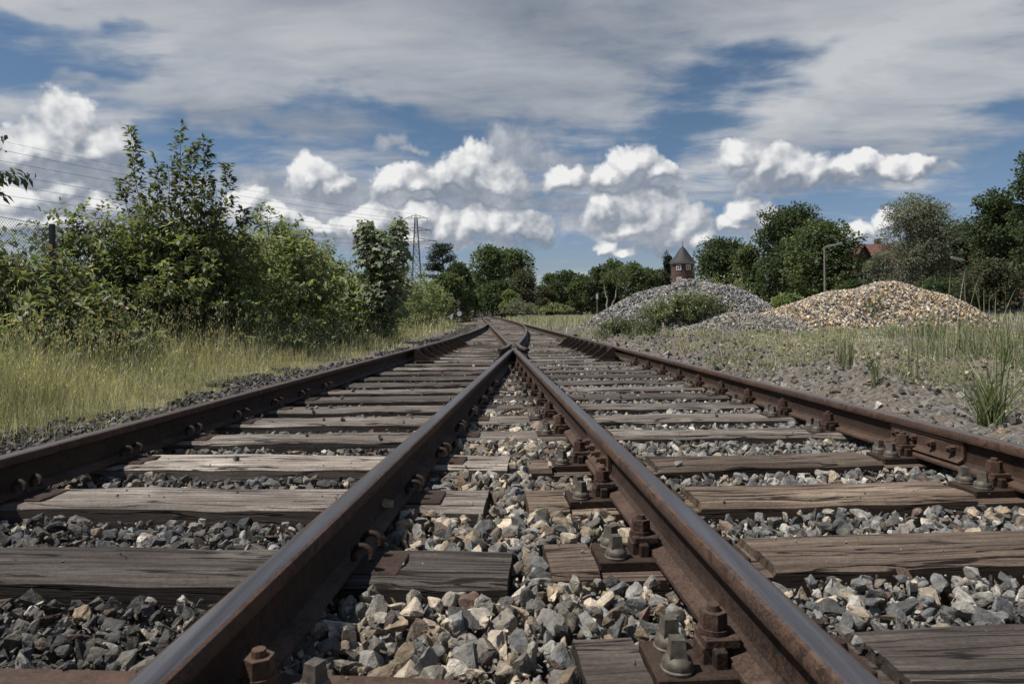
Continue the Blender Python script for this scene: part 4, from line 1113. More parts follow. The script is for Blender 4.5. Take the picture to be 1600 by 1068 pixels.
for (y0, y1, s, hh, ww) in ((2.2, 4.5, 0.026, 0.31, 0.0036), (4.5, 8, 0.031, 0.34, 0.0046), (8, 14, 0.046, 0.37, 0.0070), (14, 26, 0.095, 0.34, 0.015), (26, 60, 0.22, 0.36, 0.034)):
    p = jgrid(-16 if y0 > 7 else -9, -1.2, y0, y1, s); x, y = p.T
    edge = leftedge(y) - 0.05 + (vnoise(x, y, 1.3, 21) - 0.5) * 1.1
    dn = np.clip((edge - x) / np.where(y < 9, 1.7, np.maximum(0.35, 1.7 - (y - 9) * 0.2)), 0, 1)
    ok = (np.abs(x) < 0.79 * y + 0.5) & (x < edge) & (r.random(len(x)) < 0.30 + 0.7 * dn) & (x > -9.5 - 0.1 * y)
    x, y, dn = x[ok], y[ok], dn[ok]
    pt = vnoise(x, y, 1.1, 22); pt2 = vnoise(x, y, 3.5, 23)
    h = hh * (0.40 + 0.70 * pt2 + 0.30 * pt) * (0.28 + 0.72 * dn) * r.uniform(0.6, 1.25, len(x))
    h *= 1 + 0.75 * np.clip((-3.7 - x) / 1.5, 0, 1)
    c_ = gcol(r, len(x), [2.6, 2.4, 3.0, 2.6, 2.0, 1.6]) * (0.55 + 0.85 * pt)[:, None]
    dry = (vnoise(x, y, 0.8, 24) > 0.45) & (r.random(len(x)) < 0.7)
    c_[dry] = gcol(r, int(dry.sum()), [0.8, 0.3, 3, 4, 1, 0.1])
    blades(bag, r, x, y, ground_z(x, y) - 0.02, h, ww * r.uniform(0.6, 1.3, len(x)), c_, 0.45)
    # straw litter
    k_ = r.random(len(x)) < 0.30 - 0.2 * dn
    blades(bag, r, x[k_], y[k_], ground_z(x[k_], y[k_]) + 0.01, h[k_] * 0.45, ww * np.ones(k_.sum()), gcol(r, int(k_.sum()), [0, 0, 2, 5, 0, 0]), 2.2)
    # flowering stalks with pale heads
    k_ = r.random(len(x)) < (0.06 if y0 < 14 else 0.06)
    hs = h[k_] * 1.2 + r.uniform(0.18, 0.42, k_.sum())
    blades(bag, r, x[k_], y[k_], ground_z(x[k_], y[k_]), hs, ww * 0.45 * np.ones(k_.sum()), gcol(r, int(k_.sum()), [2, 0, 3, 3, 2, 0]), 0.16)
    n_ = int(k_.sum()); xx, yy = x[k_], y[k_]
    for j in range(4):
        leaf_geo(bag, np.stack([xx + r.normal(0, .02, n_), yy + r.normal(0, .02, n_), ground_z(xx, yy) + hs * r.uniform(0.78, 0.98, n_)], 1), unit(np.array([0, 0, 1.0]) + r.normal(0, .35, (n_, 3))), unit(r.normal(0, 1, (n_, 3))), (0.035 + ww) * np.ones(n_), gcol(r, n_, [0, 0, 3, 4, 2, 0]), 0.22)
o = link('meadow_grass', bag.mesh('meadow_grass'), BLADE); tag(o, 'tall seeding grass of the left field, green mixed with straw', 'grass', kind='stuff')

bag = Bag()
for (y0, y1, s, hh, ww) in ((2.6, 6, 0.045, 0.16, 0.0055), (6, 12, 0.06, 0.18, 0.0085), (12, 20, 0.09, 0.22, 0.014), (20, 70, 0.26, 0.34, 0.036)):
    p = jgrid(-1.5, 20 if y0 < 20 else 60, y0, y1, s); x, y = p.T
    d = x - rB(y)
    m1_ = vnoise(x, y, 0.55, 31); m2_ = vnoise(x, y, 1.9, 32)
    grow_ = np.clip((d - 0.9) / 2.2, 0, 1)
    prob = grow_ * np.clip((m1_ * 0.6 + m2_ * 0.6 - 0.38) * 2.6, 0.06, 1) * 0.9
    strip = (y > 17) & (d > 0.5) & (d < 3.2 + 0.14 * (y - 13))
    prob = prob * np.where((y > 7) & (y < 17) & (x < 5.5 + 0.1 * y), 0.4, 1.0)
    prob = np.where(strip, 0.8, prob); prob = np.where(y > 26, np.where(d > 0.6, 0.8, 0), prob)
    ok = (np.abs(x) < 0.80 * y + 0.5) & (r.random(len(x)) < prob)
    x, y = x[ok], y[ok]; st = strip[ok]
    pt = vnoise(x, y, 2.4, 33)
    h = hh * (0.4 + 0.9 * pt) * r.uniform(0.5, 1.3, len(x)) * np.where(st & (y < 26), 1.25, 1) * np.where((d[ok] > 2.2) & (y > 13) & (y < 26), 0.55, 1)
    c_ = gcol(r, len(x), [3, 1.4, 3.4, 3.2, 2.2, .6]); c_[st] = gcol(r, int(st.sum()), [4, 2, 3, 1.5, 3, 0.4])
    c_ = np.clip(c_ * np.array([1.05, 1.05, 1.2]), 0, .8)
    blades(bag, r, x, y, ground_z(x, y) - 0.015, h, ww * r.uniform(0.6, 1.3, len(x)), c_, 0.5)
    for _rep in range(2 if y0 < 12 else 1):
        k_ = r.random(len(x)) < (0.75 if y0 < 12 else 0.3); nk = int(k_.sum())
        sx, sy = x[k_] + r.normal(0, .28, nk), y[k_] + r.normal(0, .28, nk)
        keep = sx - rB(sy) > 0.4; sx, sy = sx[keep], sy[keep]; nk = len(sx)
        blades(bag, r, sx, sy, ground_z(sx, sy) + 0.015, r.uniform(0.02, 0.10, nk), ww * 0.75 * np.ones(nk), gcol(r, nk, [0, 0, 2, 5, 0, 0]), 3.2)
    if 5 < y0 < 20:                     # pale mats of stonecrop
        k_ = (vnoise(x, y, 0.9, 35) > 0.52) & (d[ok] > 1.6); nk = int(k_.sum())
        for _rep in range(3):
            sx, sy = x[k_] + r.normal(0, .06, nk), y[k_] + r.normal(0, .06, nk)
            leaf_geo(bag, np.stack([sx, sy, ground_z(sx, sy) + r.uniform(0.02, 0.09, nk)], 1), unit(r.normal(0, 1, (nk, 3))), unit(np.array([0, 0, 1.0]) + r.normal(0, .5, (nk, 3))), (0.02 + ww * 1.6) * np.ones(nk), shade((0.40, 0.42, 0.27), nk, .2, r), 0.7)
for (y0, y1, s_, ln, ww) in ((2.4, 6, 0.055, 0.16, 0.0035), (6, 12, 0.085, 0.20, 0.006)):
    p = jgrid(1.5, 11, y0, y1, s_); x, y = p.T; d = x - rB(y)
    k_ = (d > 0.45) & (np.abs(x) < 0.8 * y + .4) & (r.random(len(x)) < np.clip(vnoise(x, y, 0.9, 51) * 1.5 - 0.25, 0.03, 1)); x, y = x[k_], y[k_]; nk = len(x)
    blades(bag, r, x, y, ground_z(x, y) + r.uniform(0.005, 0.03, nk), r.uniform(0.01, 0.05, nk), ww * r.uniform(.6, 1.3, nk), gcol(r, nk, [0, 0, 2, 5, 0.3, 0]), 5.0)
o = link('dry_grass', bag.mesh('dry_grass'), BLADE); tag(o, 'sparse dry grass over the right bank and the far verge', 'grass', kind='stuff')

def tuft(label, px, py, n_, h, spread, w, cols, seed, group='grass tufts on the right bank', lean=0.35, stalks=0, hs=0.9, Y=None):
    r = np.random.default_rng(seed)
    b0 = on_ground(px, py, 0.03)
    o_bag = Bag()
    an = r.uniform(0, 6.283, n_); rr = spread * np.sqrt(r.random(n_))
    blades(o_bag, r, rr * np.cos(an), rr * np.sin(an), np.zeros(n_) - 0.03, h * r.uniform(0.45, 1.15, n_), w * r.uniform(.6, 1.3, n_), np.clip(np.array(cols)[r.integers(0, len(cols), n_)] * r.uniform(.75, 1.25, (n_, 1)), 0, .8), lean, seg=5)
    if stalks:
        an = r.uniform(0, 6.283, stalks); rr = spread * np.sqrt(r.random(stalks)); x, y = rr * np.cos(an), rr * np.sin(an); hh = hs * r.uniform(.7, 1.1, stalks)
        blades(o_bag, r, x, y, np.zeros(stalks), hh, w * 0.8 * np.ones(stalks), gcol(r, stalks, [2, 1, 3, 2, 2, 0]), 0.14, seg=5)
    o = link('grass_tuft', o_bag.mesh('grass_tuft'), BLADE, loc=(b0.x, b0.y, float(ground_z(b0.x, b0.y))))
    return tag(o, label, 'grass tuft', group)
GC = [(0.10, 0.15, 0.05), (0.14, 0.19, 0.07), (0.20, 0.23, 0.11), (0.28, 0.27, 0.15)]
def mixed_weeds():
    r = np.random.default_rng(97); b_ = Bag()
    for (y0, y1, s_, lf) in ((3, 8, 0.34, 0.030), (8, 17, 0.42, 0.045)):
        p = jgrid(1.5, 14, y0, y1, s_); x, y = p.T; d = x - rB(y)
        k_ = (d > 0.9) & (np.abs(x) < 0.8 * y + .3) & (r.random(len(x)) < 0.25 + 0.7 * vnoise(x, y, 0.6, 40)); x, y = x[k_], y[k_]
        for xx, yy in zip(x, y):
            n_ = int(r.integers(14, 60)); sp = r.uniform(0.04, 0.16); hh = r.uniform(0.03, 0.16)
            px_, py_ = xx + r.normal(0, sp, n_), yy + r.normal(0, sp, n_)
            base = np.array([(0.22, 0.25, 0.13), (0.36, 0.37, 0.24), (0.16, 0.19, 0.09), (0.42, 0.37, 0.25)][r.integers(0, 4)])
            leaf_geo(b_, np.stack([px_, py_, ground_z(px_, py_) + hh * r.random(n_)], 1), unit(r.normal(0, 1, (n_, 3)) + (0, 0, .7)), unit(r.normal(0, .6, (n_, 3)) + (0, 0, 1)), lf * r.uniform(.6, 1.3, n_), shade(base, n_, .2, r), 0.5)
            m_ = int(r.integers(3, 16)); qx, qy = xx + r.normal(0, sp, m_), yy + r.normal(0, sp, m_)
            blades(b_, r, qx, qy, ground_z(qx, qy) - .01, r.uniform(.06, .26, m_), np.full(m_, lf * 0.2), gcol(r, m_, [3, 1.5, 3, 3, 2, .5]), 0.5)
    o = link('undergrowth', b_.mesh('undergrowth'), BLADE); tag(o, 'low mixed weeds and dead stalks on the right bank', 'weeds', kind='stuff')
mixed_weeds()
tuft('big arching green grass tuft close behind the right rail', 1548, 646, 110, 0.50, 0.07, 0.011, GC, 1, lean=0.55)
tuft('tall grass stand reaching above the orange stone heap near the right edge', 1508, 582, 260, 0.55, 0.50, 0.0085, GC, 2, stalks=16, hs=1.0, lean=0.42)
tuft('grass stand cut by the right picture edge', 1592, 588, 220, 0.52, 0.42, 0.0085, GC, 3, stalks=10, hs=0.8, lean=0.45)
tuft('upright grass tuft left of the big arching one', 1318, 596, 46, 0.34, 0.08, 0.009, GC, 4, lean=0.3)
tuft('small spiky grass tuft nearest the right rail', 1368, 618, 26, 0.26, 0.04, 0.008, GC, 5, lean=0.35)
tuft('thin pale grass tuft between the spiky one and the big arching one', 1424, 612, 24, 0.30, 0.06, 0.007, [(0.3, 0.28, 0.16), (0.2, 0.2, 0.1)], 6, lean=0.4)
tuft('grass tuft in front of the orange heap, beneath the dark weed stems', 1400, 548, 60, 0.42, 0.16, 0.011, GC, 7, stalks=5, hs=0.7)
tuft('low grass tuft right of the small dark shrub by the grey heap', 1108, 532, 60, 0.30, 0.20, 0.012, GC, 8)
tuft('wispy pale tuft between the big arching tuft and the stand at the edge', 1478, 600, 60, 0.36, 0.16, 0.008, [(0.34, 0.32, 0.19), (0.2, 0.22, 0.11)], 21, lean=0.5, stalks=6, hs=.6)
tuft('low pale tuft right behind the rail, left of the spiky one', 1262, 590, 40, 0.20, 0.14, 0.008, [(0.34, 0.32, 0.19), (0.2, 0.22, 0.11)], 22, lean=0.5)
tuft('pale dry tuft at the foot of the orange heap, left of its dark weed stems', 1300, 530, 70, 0.34, 0.3, 0.012, [(0.4, 0.37, 0.24), (0.26, 0.28, 0.14)], 25, lean=0.5, stalks=6, hs=.6)
tuft('ragged tuft in front of the right foot of the orange heap', 1452, 540, 90, 0.40, 0.25, 0.011, GC, 23, lean=0.45, stalks=8, hs=.75)
tuft('thin dry tuft in front of the left foot of the orange heap', 1222, 536, 50, 0.28, 0.2, 0.010, [(0.4, 0.36, 0.22), (0.22, 0.24, 0.12)], 24, lean=0.45)
# weeds: small leafy herbs
def weed(name, label, px, py, rpx, hpx, leaf, n_, tone, seed, flowers=0, z=0.0, cat='weed', group=None, Y=None):
    b0 = on_ground(px, py, z) if Y is None else at(px, py, Y)
    s = b0.y / F
    return shrub(name, label, b0.x, b0.y, rpx * s, rpx * s * 0.8, hpx * s, n_, leaf, tone, seed, cat=cat, group=group, L=(0.3 * hpx * s, 0.7 * hpx * s), sub=2, spacing=leaf * 0.5, zb=b0.z if Y else float(ground_z(b0.x, b0.y)), flowers=flowers)
GW = 'weeds beside the right rail'
weed('weed', 'leafy weed growing over the right check rail', 893, 533, 24, 15, 0.055, 70, 'mid', 401, group=GW)
weed('weed', 'green weed on the verge left of the small dark shrub', 962, 530, 26, 32, 0.07, 90, 'mid', 402, group=GW)
weed('weed', 'small dark shrub between the right rail and the grey heap', 1010, 533, 24, 34, 0.06, 90, 'mid', 403, group=GW)
weed('weed', 'dark weed stems standing in front of the orange heap', 1362, 520, 22, 46, 0.06, 34, 'mid', 404, group=GW)
# ------------------------------------------------------------------ gravel heaps
def heap(label, px0, px1, peak_px, peak_py, Y, depth, pal, seed, n_, r0, r1, ridge=0.0):
    a, b_ = at(px0, 500, Y).x, at(px1, 500, Y).x; pk = at(peak_px, peak_py, Y); H = pk.z
    rr = np.random.default_rng(seed); cx = pk.x
    loc = (cx, Y, 0)
    def hz(x, y):
        u = np.where(x < 0, x / (cx - a), x / (b_ - cx)); v = y / depth
        d = np.sqrt(u * u + v * v)
        d = d * (1 + 0.22 * (vnoise(x, y, 0.55, seed) - 0.5))
        return H * np.clip(1.04 - np.clip(d, 0, 1.02) ** 1.7, 0, 1) + (vnoise(x, y, 1.2, seed + 1) - 0.5) * 0.30 * np.clip(1.3 - d, 0, 1)
    gx_ = np.linspace(a - cx - 0.3, b_ - cx + 0.3, 60); gy_ = np.linspace(-depth * 1.1, depth * 1.1, 50)
    X, Yg = np.meshgrid(gx_, gy_); Z = hz(X, Yg) - 0.07
    i = np.arange(49)[:, None] * 60 + np.arange(59)[None, :]
    bag = Bag(); bag.add(np.stack([X, Yg, Z], -1).reshape(-1, 3), np.stack([i, i + 1, i + 61, i + 60], -1).reshape(-1, 4), np.array(pal[0][0]) * 0.4)
    x = rr.uniform(a - cx, b_ - cx, n_ * 2); y = rr.uniform(-depth, depth, n_ * 2)
    d = np.sqrt(np.where(x < 0, x / (cx - a), x / (b_ - cx)) ** 2 + (y / depth) ** 2)
    k_ = (rr.random(n_ * 2) < np.clip((1.12 - d) * 6, 0, 1)) & ((y < depth * 0.35) | (rr.random(n_ * 2) < .4)); x, y = x[k_], y[k_]
    rad = r0 + (r1 - r0) * rr.random(len(x)) ** 2
    cs = np.array([c_ for c_, _ in pal]); w = np.array([w_ for _, w_ in pal]); ch = rr.choice(len(cs), len(x), p=w / w.sum())
    col = cs[ch] * rr.uniform(0.7, 1.3, (len(x), 1))
    scatter(bag, ROCK_LO, np.stack([x, y, hz(x, y) - 0.015], 1), rad, col)
    o = link('gravel_heap', bag.mesh('gravel_heap'), STONE_FAR, loc=loc)
    tag(o, label, 'heap'); return hz, loc
GREYP = [((0.24, 0.23, 0.225), 5), ((0.36, 0.345, 0.33), 4), ((0.13, 0.125, 0.125), 3.4), ((0.50, 0.48, 0.45), 1.8), ((0.28, 0.245, 0.21), 1)]
ORP = [((0.50, 0.365, 0.215), 4), ((0.56, 0.475, 0.35), 4), ((0.62, 0.57, 0.49), 3), ((0.20, 0.20, 0.215), 3), ((0.12, 0.12, 0.135), 2.2), ((0.33, 0.20, 0.095), 1.6)]
hz1, hl1 = heap('large heap of grey stone with a flowering bush on it', 895, 1240, 1085, 441, 24.0, 3.6, GREYP, 5, 9000, 0.035, 0.085)
hz2, hl2 = heap('heap of orange and buff stones, right of the grey heap', 1150, 1535, 1392, 446, 20.5, 3.0, ORP, 6, 9000, 0.03, 0.075)
hz3, hl3 = heap('low spill of pale stones between the two big heaps', 1060, 1300, 1175, 490, 19.5, 1.6, [((0.36, 0.33, 0.28), 3), ((0.25, 0.24, 0.23), 3), ((0.42, 0.33, 0.22), 1), ((0.13, 0.13, 0.13), 2)], 7, 3500, 0.03, 0.065)
def onheap(hz, hl, px, py_hint, Y):
    p = at(px, py_hint, Y); return p.x, p.y, float(hz(np.array(p.x - hl[0]), np.array(p.y - hl[1])))
x, y, z = onheap(hz1, hl1, 1074, 480, 21.15)
shrub('rose_bush', 'spreading bush with small white flowers on the grey heap', x, y, 1.45, 0.7, 0.85, 260, 0.10, 'bright', 411, cat='bush', flowers=110, zb=z - 0.3, L=(0.35, 0.7), pal=[(0.165, 0.205, 0.085), (0.20, 0.235, 0.105), (0.125, 0.16, 0.065)])
x, y, z = onheap(hz1, hl1, 1130, 440, 25.2)
shrub('shrub', 'loose young shrub sprouting from the top of the grey heap', x, y, 1.0, 0.7, 0.85, 46, 0.10, 'bright', 412, zb=z - 0.25, L=(0.5, 0.9), flowers=20)
weed('bush', 'dense green mound of bramble beyond the track at the far verge', 815, 489, 34, 17, 0.2, 90, 'grey', 413, cat='bush', Y=66)
weed('bush', 'yellow-green low bush at the end of the far verge', 868, 487, 26, 12, 0.2, 70, 'bright', 414, cat='bush', Y=62)
# ------------------------------------------------------------------ built things
# switch indicator and lever
p = on_ground(718, 508, -0.05)
root = empty('point_indicator', 'small black square signal with a white disc on a short post', 'signal', (p.x, p.y, 0.0))
s = p.y / F; hz_ = at(718, 490, p.y).z
bm = bmesh.new(); add_box(bm, (0, 0, hz_ / 2 - 0.1), (0.05, 0.05, hz_), bevel=0.004); add_box(bm, (0, 0, 0.02), (0.22, 0.16, 0.04), bevel=0.006); bm_obj('post', bm, GALV, root)
bm = bmesh.new(); add_box(bm, (0, 0, hz_), (0.40, 0.06, 0.40), bevel=0.006); add_box(bm, (0, 0.03, hz_), (0.34, 0.05, 0.34), bevel=0.006); bm_obj('board', bm, BLACKP, root)
bm = bmesh.new(); add_cone(bm, (0, -0.030, hz_ + 0.008), (0, -0.038, hz_ + 0.008), 0.145, 0.145, 28); bm_obj('disc', bm, WHITEP, root)
p = on_ground(708, 506, -0.05)
root = empty('point_lever', 'hand lever with a round weight painted half white and half black', 'lever', (p.x, p.y, 0.0))
hw = at(706, 495, p.y).z
bm = bmesh.new(); add_box(bm, (0, 0, 0.02), (0.35, 0.3, 0.08), bevel=0.01); add_box(bm, (0.05, 0, 0.1), (0.16, 0.1, 0.12), bevel=0.01); bm_obj('base', bm, RUSTD, root)
bm = bmesh.new(); add_cone(bm, (0.05, 0, 0.1), (-0.02, 0, hw + 0.02), 0.02, 0.018, 8); add_cone(bm, (-0.02, 0, hw), (-0.1, 0, hw + 0.22), 0.016, 0.012, 8); bm_obj('arm', bm, RUSTD, root)
m, T = material('half white half black'); x_ = T.sep(objco(T))[0]
pset(T, T.mix(T.math('GREATER_THAN', T.math('ADD', x_, T.math('MULTIPLY', T.sep(objco(T))[2], -0.25)), -0.01 - 0.25 * hw), (0.70, 0.70, 0.70, 1), (0.012, 0.012, 0.012, 1)), 0.5)
bm = bmesh.new(); add_cone(bm, (0, -0.05, hw), (0, 0.05, hw), 0.21, 0.21, 24); bm_obj('weight', bm, m, root)
# spare rails lying left of the line
def spare(label, a, b_, h=0.0):
    a, b_ = Vector(a), Vector(b_)
    pts = np.array([[*(a + (b_ - a) * t)][:2] for t in np.linspace(0, 1, 8)])
    v, q, k_ = sweep(PROF, pts, h); org = np.array([a.x, a.y, 0])
    caps = np.array([list(range(k_)), list(range(len(v) - 1, len(v) - k_ - 1, -1))])
    tag(link('rail', np_mesh('rail', v - org, [q, caps], smooth=True), RUSTN, loc=org), label, 'rail')
spare('short rust-red rail lying past the signal post', on_ground(646, 506, 0.05), on_ground(736, 500, 0.1), -0.05)
side = [(-6.4, 52.0), (-4.6, 62), (-4.35, 75), (-4.9, 92), (-6.0, 120)]
spare('rail of the side track curving in behind the signal', on_ground(722, 497.5, 0.1), on_ground(757, 493.0, 0.1), -0.02)
spare('bright rusty rail piece lying between the rails beyond the switch', (-1.55, 47.5, 0), (-2.55, 66, 0), 0.0)
# small white plate on a thin post
p = at(933, 476, 40)
root = empty('marker_post', 'thin post with a small white plate at the left foot of the grey heap', 'sign', (p.x, p.y, 0))
hz_ = at(933, 463, 40).z
bm = bmesh.new(); add_cone(bm, (0, 0, -.1), (0, 0, hz_ + 0.1), 0.02, 0.02, 8); bm_obj('post', bm, GALV, root)
bm = bmesh.new(); add_box(bm, (0, -0.03, hz_), (0.12, 0.012, 0.3), bevel=0.004); bm_obj('plate', bm, WHITEP, root)
# pale stick lying by the rail
a, b_ = on_ground(1035, 556, 0.03), on_ground(1066, 540, 0.06)
v, q = tube_np([a - a, (b_ - a) * 0.5 + Vector((0, 0, .03)), b_ - a], [0.012, 0.016, 0.010], 6)
tag(link('stick', np_mesh('stick', v, q, smooth=True), plain('bleached stick', (0.5, 0.47, 0.42)), loc=a), 'pale bleached stick lying on the dirt beside the right rail', 'stick')

# lamp posts
def lamp(label, px, base_py, top_py, tip_px, tip_py, Y, pr=0.085, pm=None):
    b0 = at(px, base_py, Y); top = at(px, top_py, Y); tip = at(tip_px, tip_py, Y)
    root = empty('street_lamp', label, 'street lamp', (b0.x, Y, 0), 0, 'street lamps behind the heaps')
    d = Vector((tip.x - top.x, 0, tip.z - top.z)); zt = top.z
    bm = bmesh.new(); add_cone(bm, (0, 0, -.2), (0, 0, zt), pr, pr * 0.65, 12); add_cone(bm, (0, 0, zt - .05), (0, 0, zt + .05), 0.07, 0.06, 12); bm_obj('pole', bm, pm or CONC, root, smooth=True, angle=R(40))
    bm = bmesh.new(); u = d.normalized(); rot = u.to_track_quat('X', 'Z').to_matrix()
    add_box(bm, Vector((0, 0, zt)) + d * 0.55, (d.length * 0.95, 0.20, 0.11), rot, bevel=0.03); add_cone(bm, (0, 0, zt - .02), Vector((0, 0, zt)) + d * 0.25, 0.03, 0.03, 8)
    h_ = bm_obj('lamp_head', bm, GALV, root)
    bm = bmesh.new(); add_box(bm, Vector((0, 0, zt)) + d * 0.6 + Vector((0, 0, -0.065)), (d.length * 0.7, 0.15, 0.03), rot, bevel=0.01); bm_obj('diffuser', bm, plain('milky diffuser', (0.55, 0.56, 0.56), 0.3), h_)
lamp('concrete lamp post with angled head in front of the round tree', 1289, 470, 386, 1316, 380, 50)
lamp('lamp head on a thin post among the dark trees near the cars', 1508, 474, 407, 1487, 402, 44, 0.05, DARKST)

# houses
def brick(name, c0, mortar, sc_):
    m, T = material(name); co = objco(T)
    x_, y_, z_ = T.sep(co)
    b_ = T.node('ShaderNodeTexBrick'); T.put(b_.inputs['Vector'], T.comb(T.math('ADD', x_, y_), z_, 0)); b_.inputs['Scale'].default_value = sc_
    b_.inputs['Color1'].default_value = (*c0, 1); b_.inputs['Color2'].default_value = (*[q_ * 0.6 for q_ in c0], 1); b_.inputs['Mortar'].default_value = (*mortar, 1); b_.inputs['Mortar Size'].default_value = 0.012
    n = T.noise(co, 0.8, 5)
    pset(T, T.mix(1.0, b_.outputs[0], T.ramp(n, [(0.3, 0.7), (0.7, 1.25)]), 'MULTIPLY'), 0.9); return m
BRICK = brick('red brick', (0.115, 0.058, 0.048), (0.13, 0.115, 0.10), 4.0)
SLATE = plain('grey slate', (0.03, 0.028, 0.03), 0.7, 0, 0.35, 1.2); REDROOF = plain('red clay tiles', (0.14, 0.066, 0.050), 0.8, 0, 0.4, 1.5)
RENDERW = plain('white render', (0.62, 0.60, 0.57), 0.9, 0, 0.1, 0.6); RENDERP = plain('salmon render', (0.42, 0.21, 0.155), 0.9, 0, 0.15, 0.6)
GLASS = plain('window glass', (0.03, 0.04, 0.05), 0.12, 0, 0.2, 1); WFRAME = plain('white window frame', (0.75, 0.75, 0.74), 0.5, 0, 0.05)
def window(par, c, w, h, nrm=(0, -1, 0), bars=1):
    nrm = Vector(nrm).normalized(); rot = (-nrm).to_track_quat('Y', 'Z').to_matrix()
    bm = bmesh.new(); t = 0.11 * w + 0.03
    for dx, dz, sx, sz in ((-w / 2, 0, t, h + t), (w / 2, 0, t, h + t), (0, -h / 2, w - t, t), (0, h / 2, w - t, t)) + (((0, 0, t * .7, h - t), (0, h * .15, w - t, t * .6)) if bars else ()):
        add_box(bm, rot @ Vector((dx, 0, dz)), (sx, 0.10 if dx or dz else .08, sz), rot)
    f = bm_obj('window', bm, WFRAME, par); f.location = Vector(c) + nrm * 0.03
    bm = bmesh.new(); add_box(bm, (0, 0, 0), (w - t * .9, 0.03, h - t * .9), rot); g_ = bm_obj('pane', bm, GLASS, f); g_.location = -nrm * 0.01
# round brick tower with a conical slate roof
Yt = 150.0; c0 = at(1067.5, 480, Yt); k = Yt / F
root = empty('round_tower', 'round brick tower with white windows under a pointed slate roof', 'tower', (c0.x, Yt, 0))
zr = at(1067, 411, Yt).z; zt = at(1067, 384, Yt).z; rad = 18.0 * k
bm = bmesh.new(); add_lathe(bm, [(rad, -1), (rad, zr - 0.02), (rad * 0.9, zr)], 40); bm_obj('wall', bm, BRICK, root, smooth=True, angle=R(40))
bm = bmesh.new(); add_lathe(bm, [(rad * 1.0, zr - .9), (rad * 1.02, zr - .9), (rad * 1.03, zr - .6), (rad * 1.0, zr - .6)], 40); bm_obj('brick_band', bm, BRICK, root)
bm = bmesh.new(); add_lathe(bm, [(rad * 1.02, zr - .25), (rad * 1.12, zr - 0.05), (rad * 1.12, zr + 0.08), (rad * 0.9, zr + 0.1)], 40); bm_obj('cornice', bm, plain('pale cornice', (0.42, 0.41, 0.40)), root)
bm = bmesh.new(); add_lathe(bm, [(rad * 1.20, zr + 0.06), (rad * 0.98, zr + (zt - zr) * .15), (rad * 0.62, zr + (zt - zr) * 0.45), (rad * 0.30, zr + (zt - zr) * 0.78), (0.06, zt)], 28); rf = bm_obj('roof', bm, SLATE, root)
bm = bmesh.new(); add_cone(bm, (0, 0, zt - .1), (0, 0, zt + 1.0), 0.05, 0.03, 8); add_box(bm, (0, 0, zt + 0.7), (0.5, 0.06, 0.06)); bmesh.ops.create_uvsphere(bm, u_segments=10, v_segments=8, radius=0.13, matrix=Matrix.Translation((0, 0, zt + 0.15))); bm_obj('finial', bm, BLACKP, rf)
for px, py in ((1057, 419), (1071, 418.6), (1082, 419), (1057.5, 437.5)):
    xx = at(px, py, Yt).x - c0.x; zz = at(px, py, Yt).z
    if abs(xx) < rad * .98:
        an = math.asin(xx / rad); n_ = (math.sin(an), -math.cos(an), 0)
        window(root, (xx, -rad * math.cos(an), zz), 0.92, 0.95, n_)
# red-roofed house with gable behind the willow
def house(label, px0, px1, eave_py, ridge_py, Y, depth, wall, roofm, wins, gable_front=False):
    a, b_ = at(px0, eave_py, Y), at(px1, eave_py, Y); ze = a.z; zr_ = at((px0 + px1) / 2, ridge_py, Y).z; W = b_.x - a.x
    root = empty('house', label, 'house', ((a.x + b_.x) / 2, Y + depth / 2, 0))
    bm = bmesh.new(); v0 = add_box(bm, (0, 0, ze / 2 - .25), (W, depth, ze + .5))
    if gable_front: tri = [(-W / 2, y, ze - .003) for y in (-depth / 2, depth / 2)], [(W / 2, y, ze - .003) for y in (-depth / 2, depth / 2)], [(0, y, zr_ - .1) for y in (-depth / 2, depth / 2)]
    else: tri = [(x, -depth / 2, ze - .003) for x in (-W / 2, W / 2)], [(x, depth / 2, ze - .003) for x in (-W / 2, W / 2)], [(x, 0, zr_ - .1) for x in (-W / 2, W / 2)]
    vv = [[bm.verts.new(q_) for q_ in t_] for t_ in tri]
    bm.faces.new((vv[0][0], vv[1][0], vv[2][0])); bm.faces.new((vv[0][1], vv[2][1], vv[1][1]))
    bm_obj('wall', bm, wall, root)
    bm = bmesh.new(); o_ = 0.35
    if gable_front: sl_ = [((-W / 2 - o_, y, ze - .2), (0, y, zr_), (W / 2 + o_, y, ze - .2)) for y in (-depth / 2 - o_, depth / 2 + o_)]
    else: sl_ = [((x, -depth / 2 - o_, ze - .2), (x, 0, zr_), (x, depth / 2 + o_, ze - .2)) for x in (-W / 2 - o_, W / 2 + o_)]
    A = [bm.verts.new(q_) for q_ in sl_[0]]; B = [bm.verts.new(q_) for q_ in sl_[1]]
    A2 = [bm.verts.new((q_[0], q_[1], q_[2] + .18)) for q_ in sl_[0]]; B2 = [bm.verts.new((q_[0], q_[1], q_[2] + .18)) for q_ in sl_[1]]
    for i in (0, 1):
        bm.faces.new((A[i], A[i + 1], B[i + 1], B[i])); bm.faces.new((A2[i], B2[i], B2[i + 1], A2[i + 1]))
        bm.faces.new((A[i], A2[i], A2[i + 1], A[i + 1])); bm.faces.new((B[i], B[i + 1], B2[i + 1], B2[i]))
    bm.faces.new((A[0], B[0], B2[0], A2[0])); bm.faces.new((A[2], A2[2], B2[2], B[2]))
    rf = bm_obj('roof', bm, roofm, root)
    bm = bmesh.new(); add_box(bm, (W * 0.2, 0.3, zr_ + 0.25), (0.6, 0.6, 1.3)); bm_obj('chimney', bm, BRICK, rf)
    for px, py, w_, h_ in wins:
        q_ = at(px, py, Y); window(root, (q_.x - (a.x + b_.x) / 2, -depth / 2, q_.z), w_, h_)
    return root
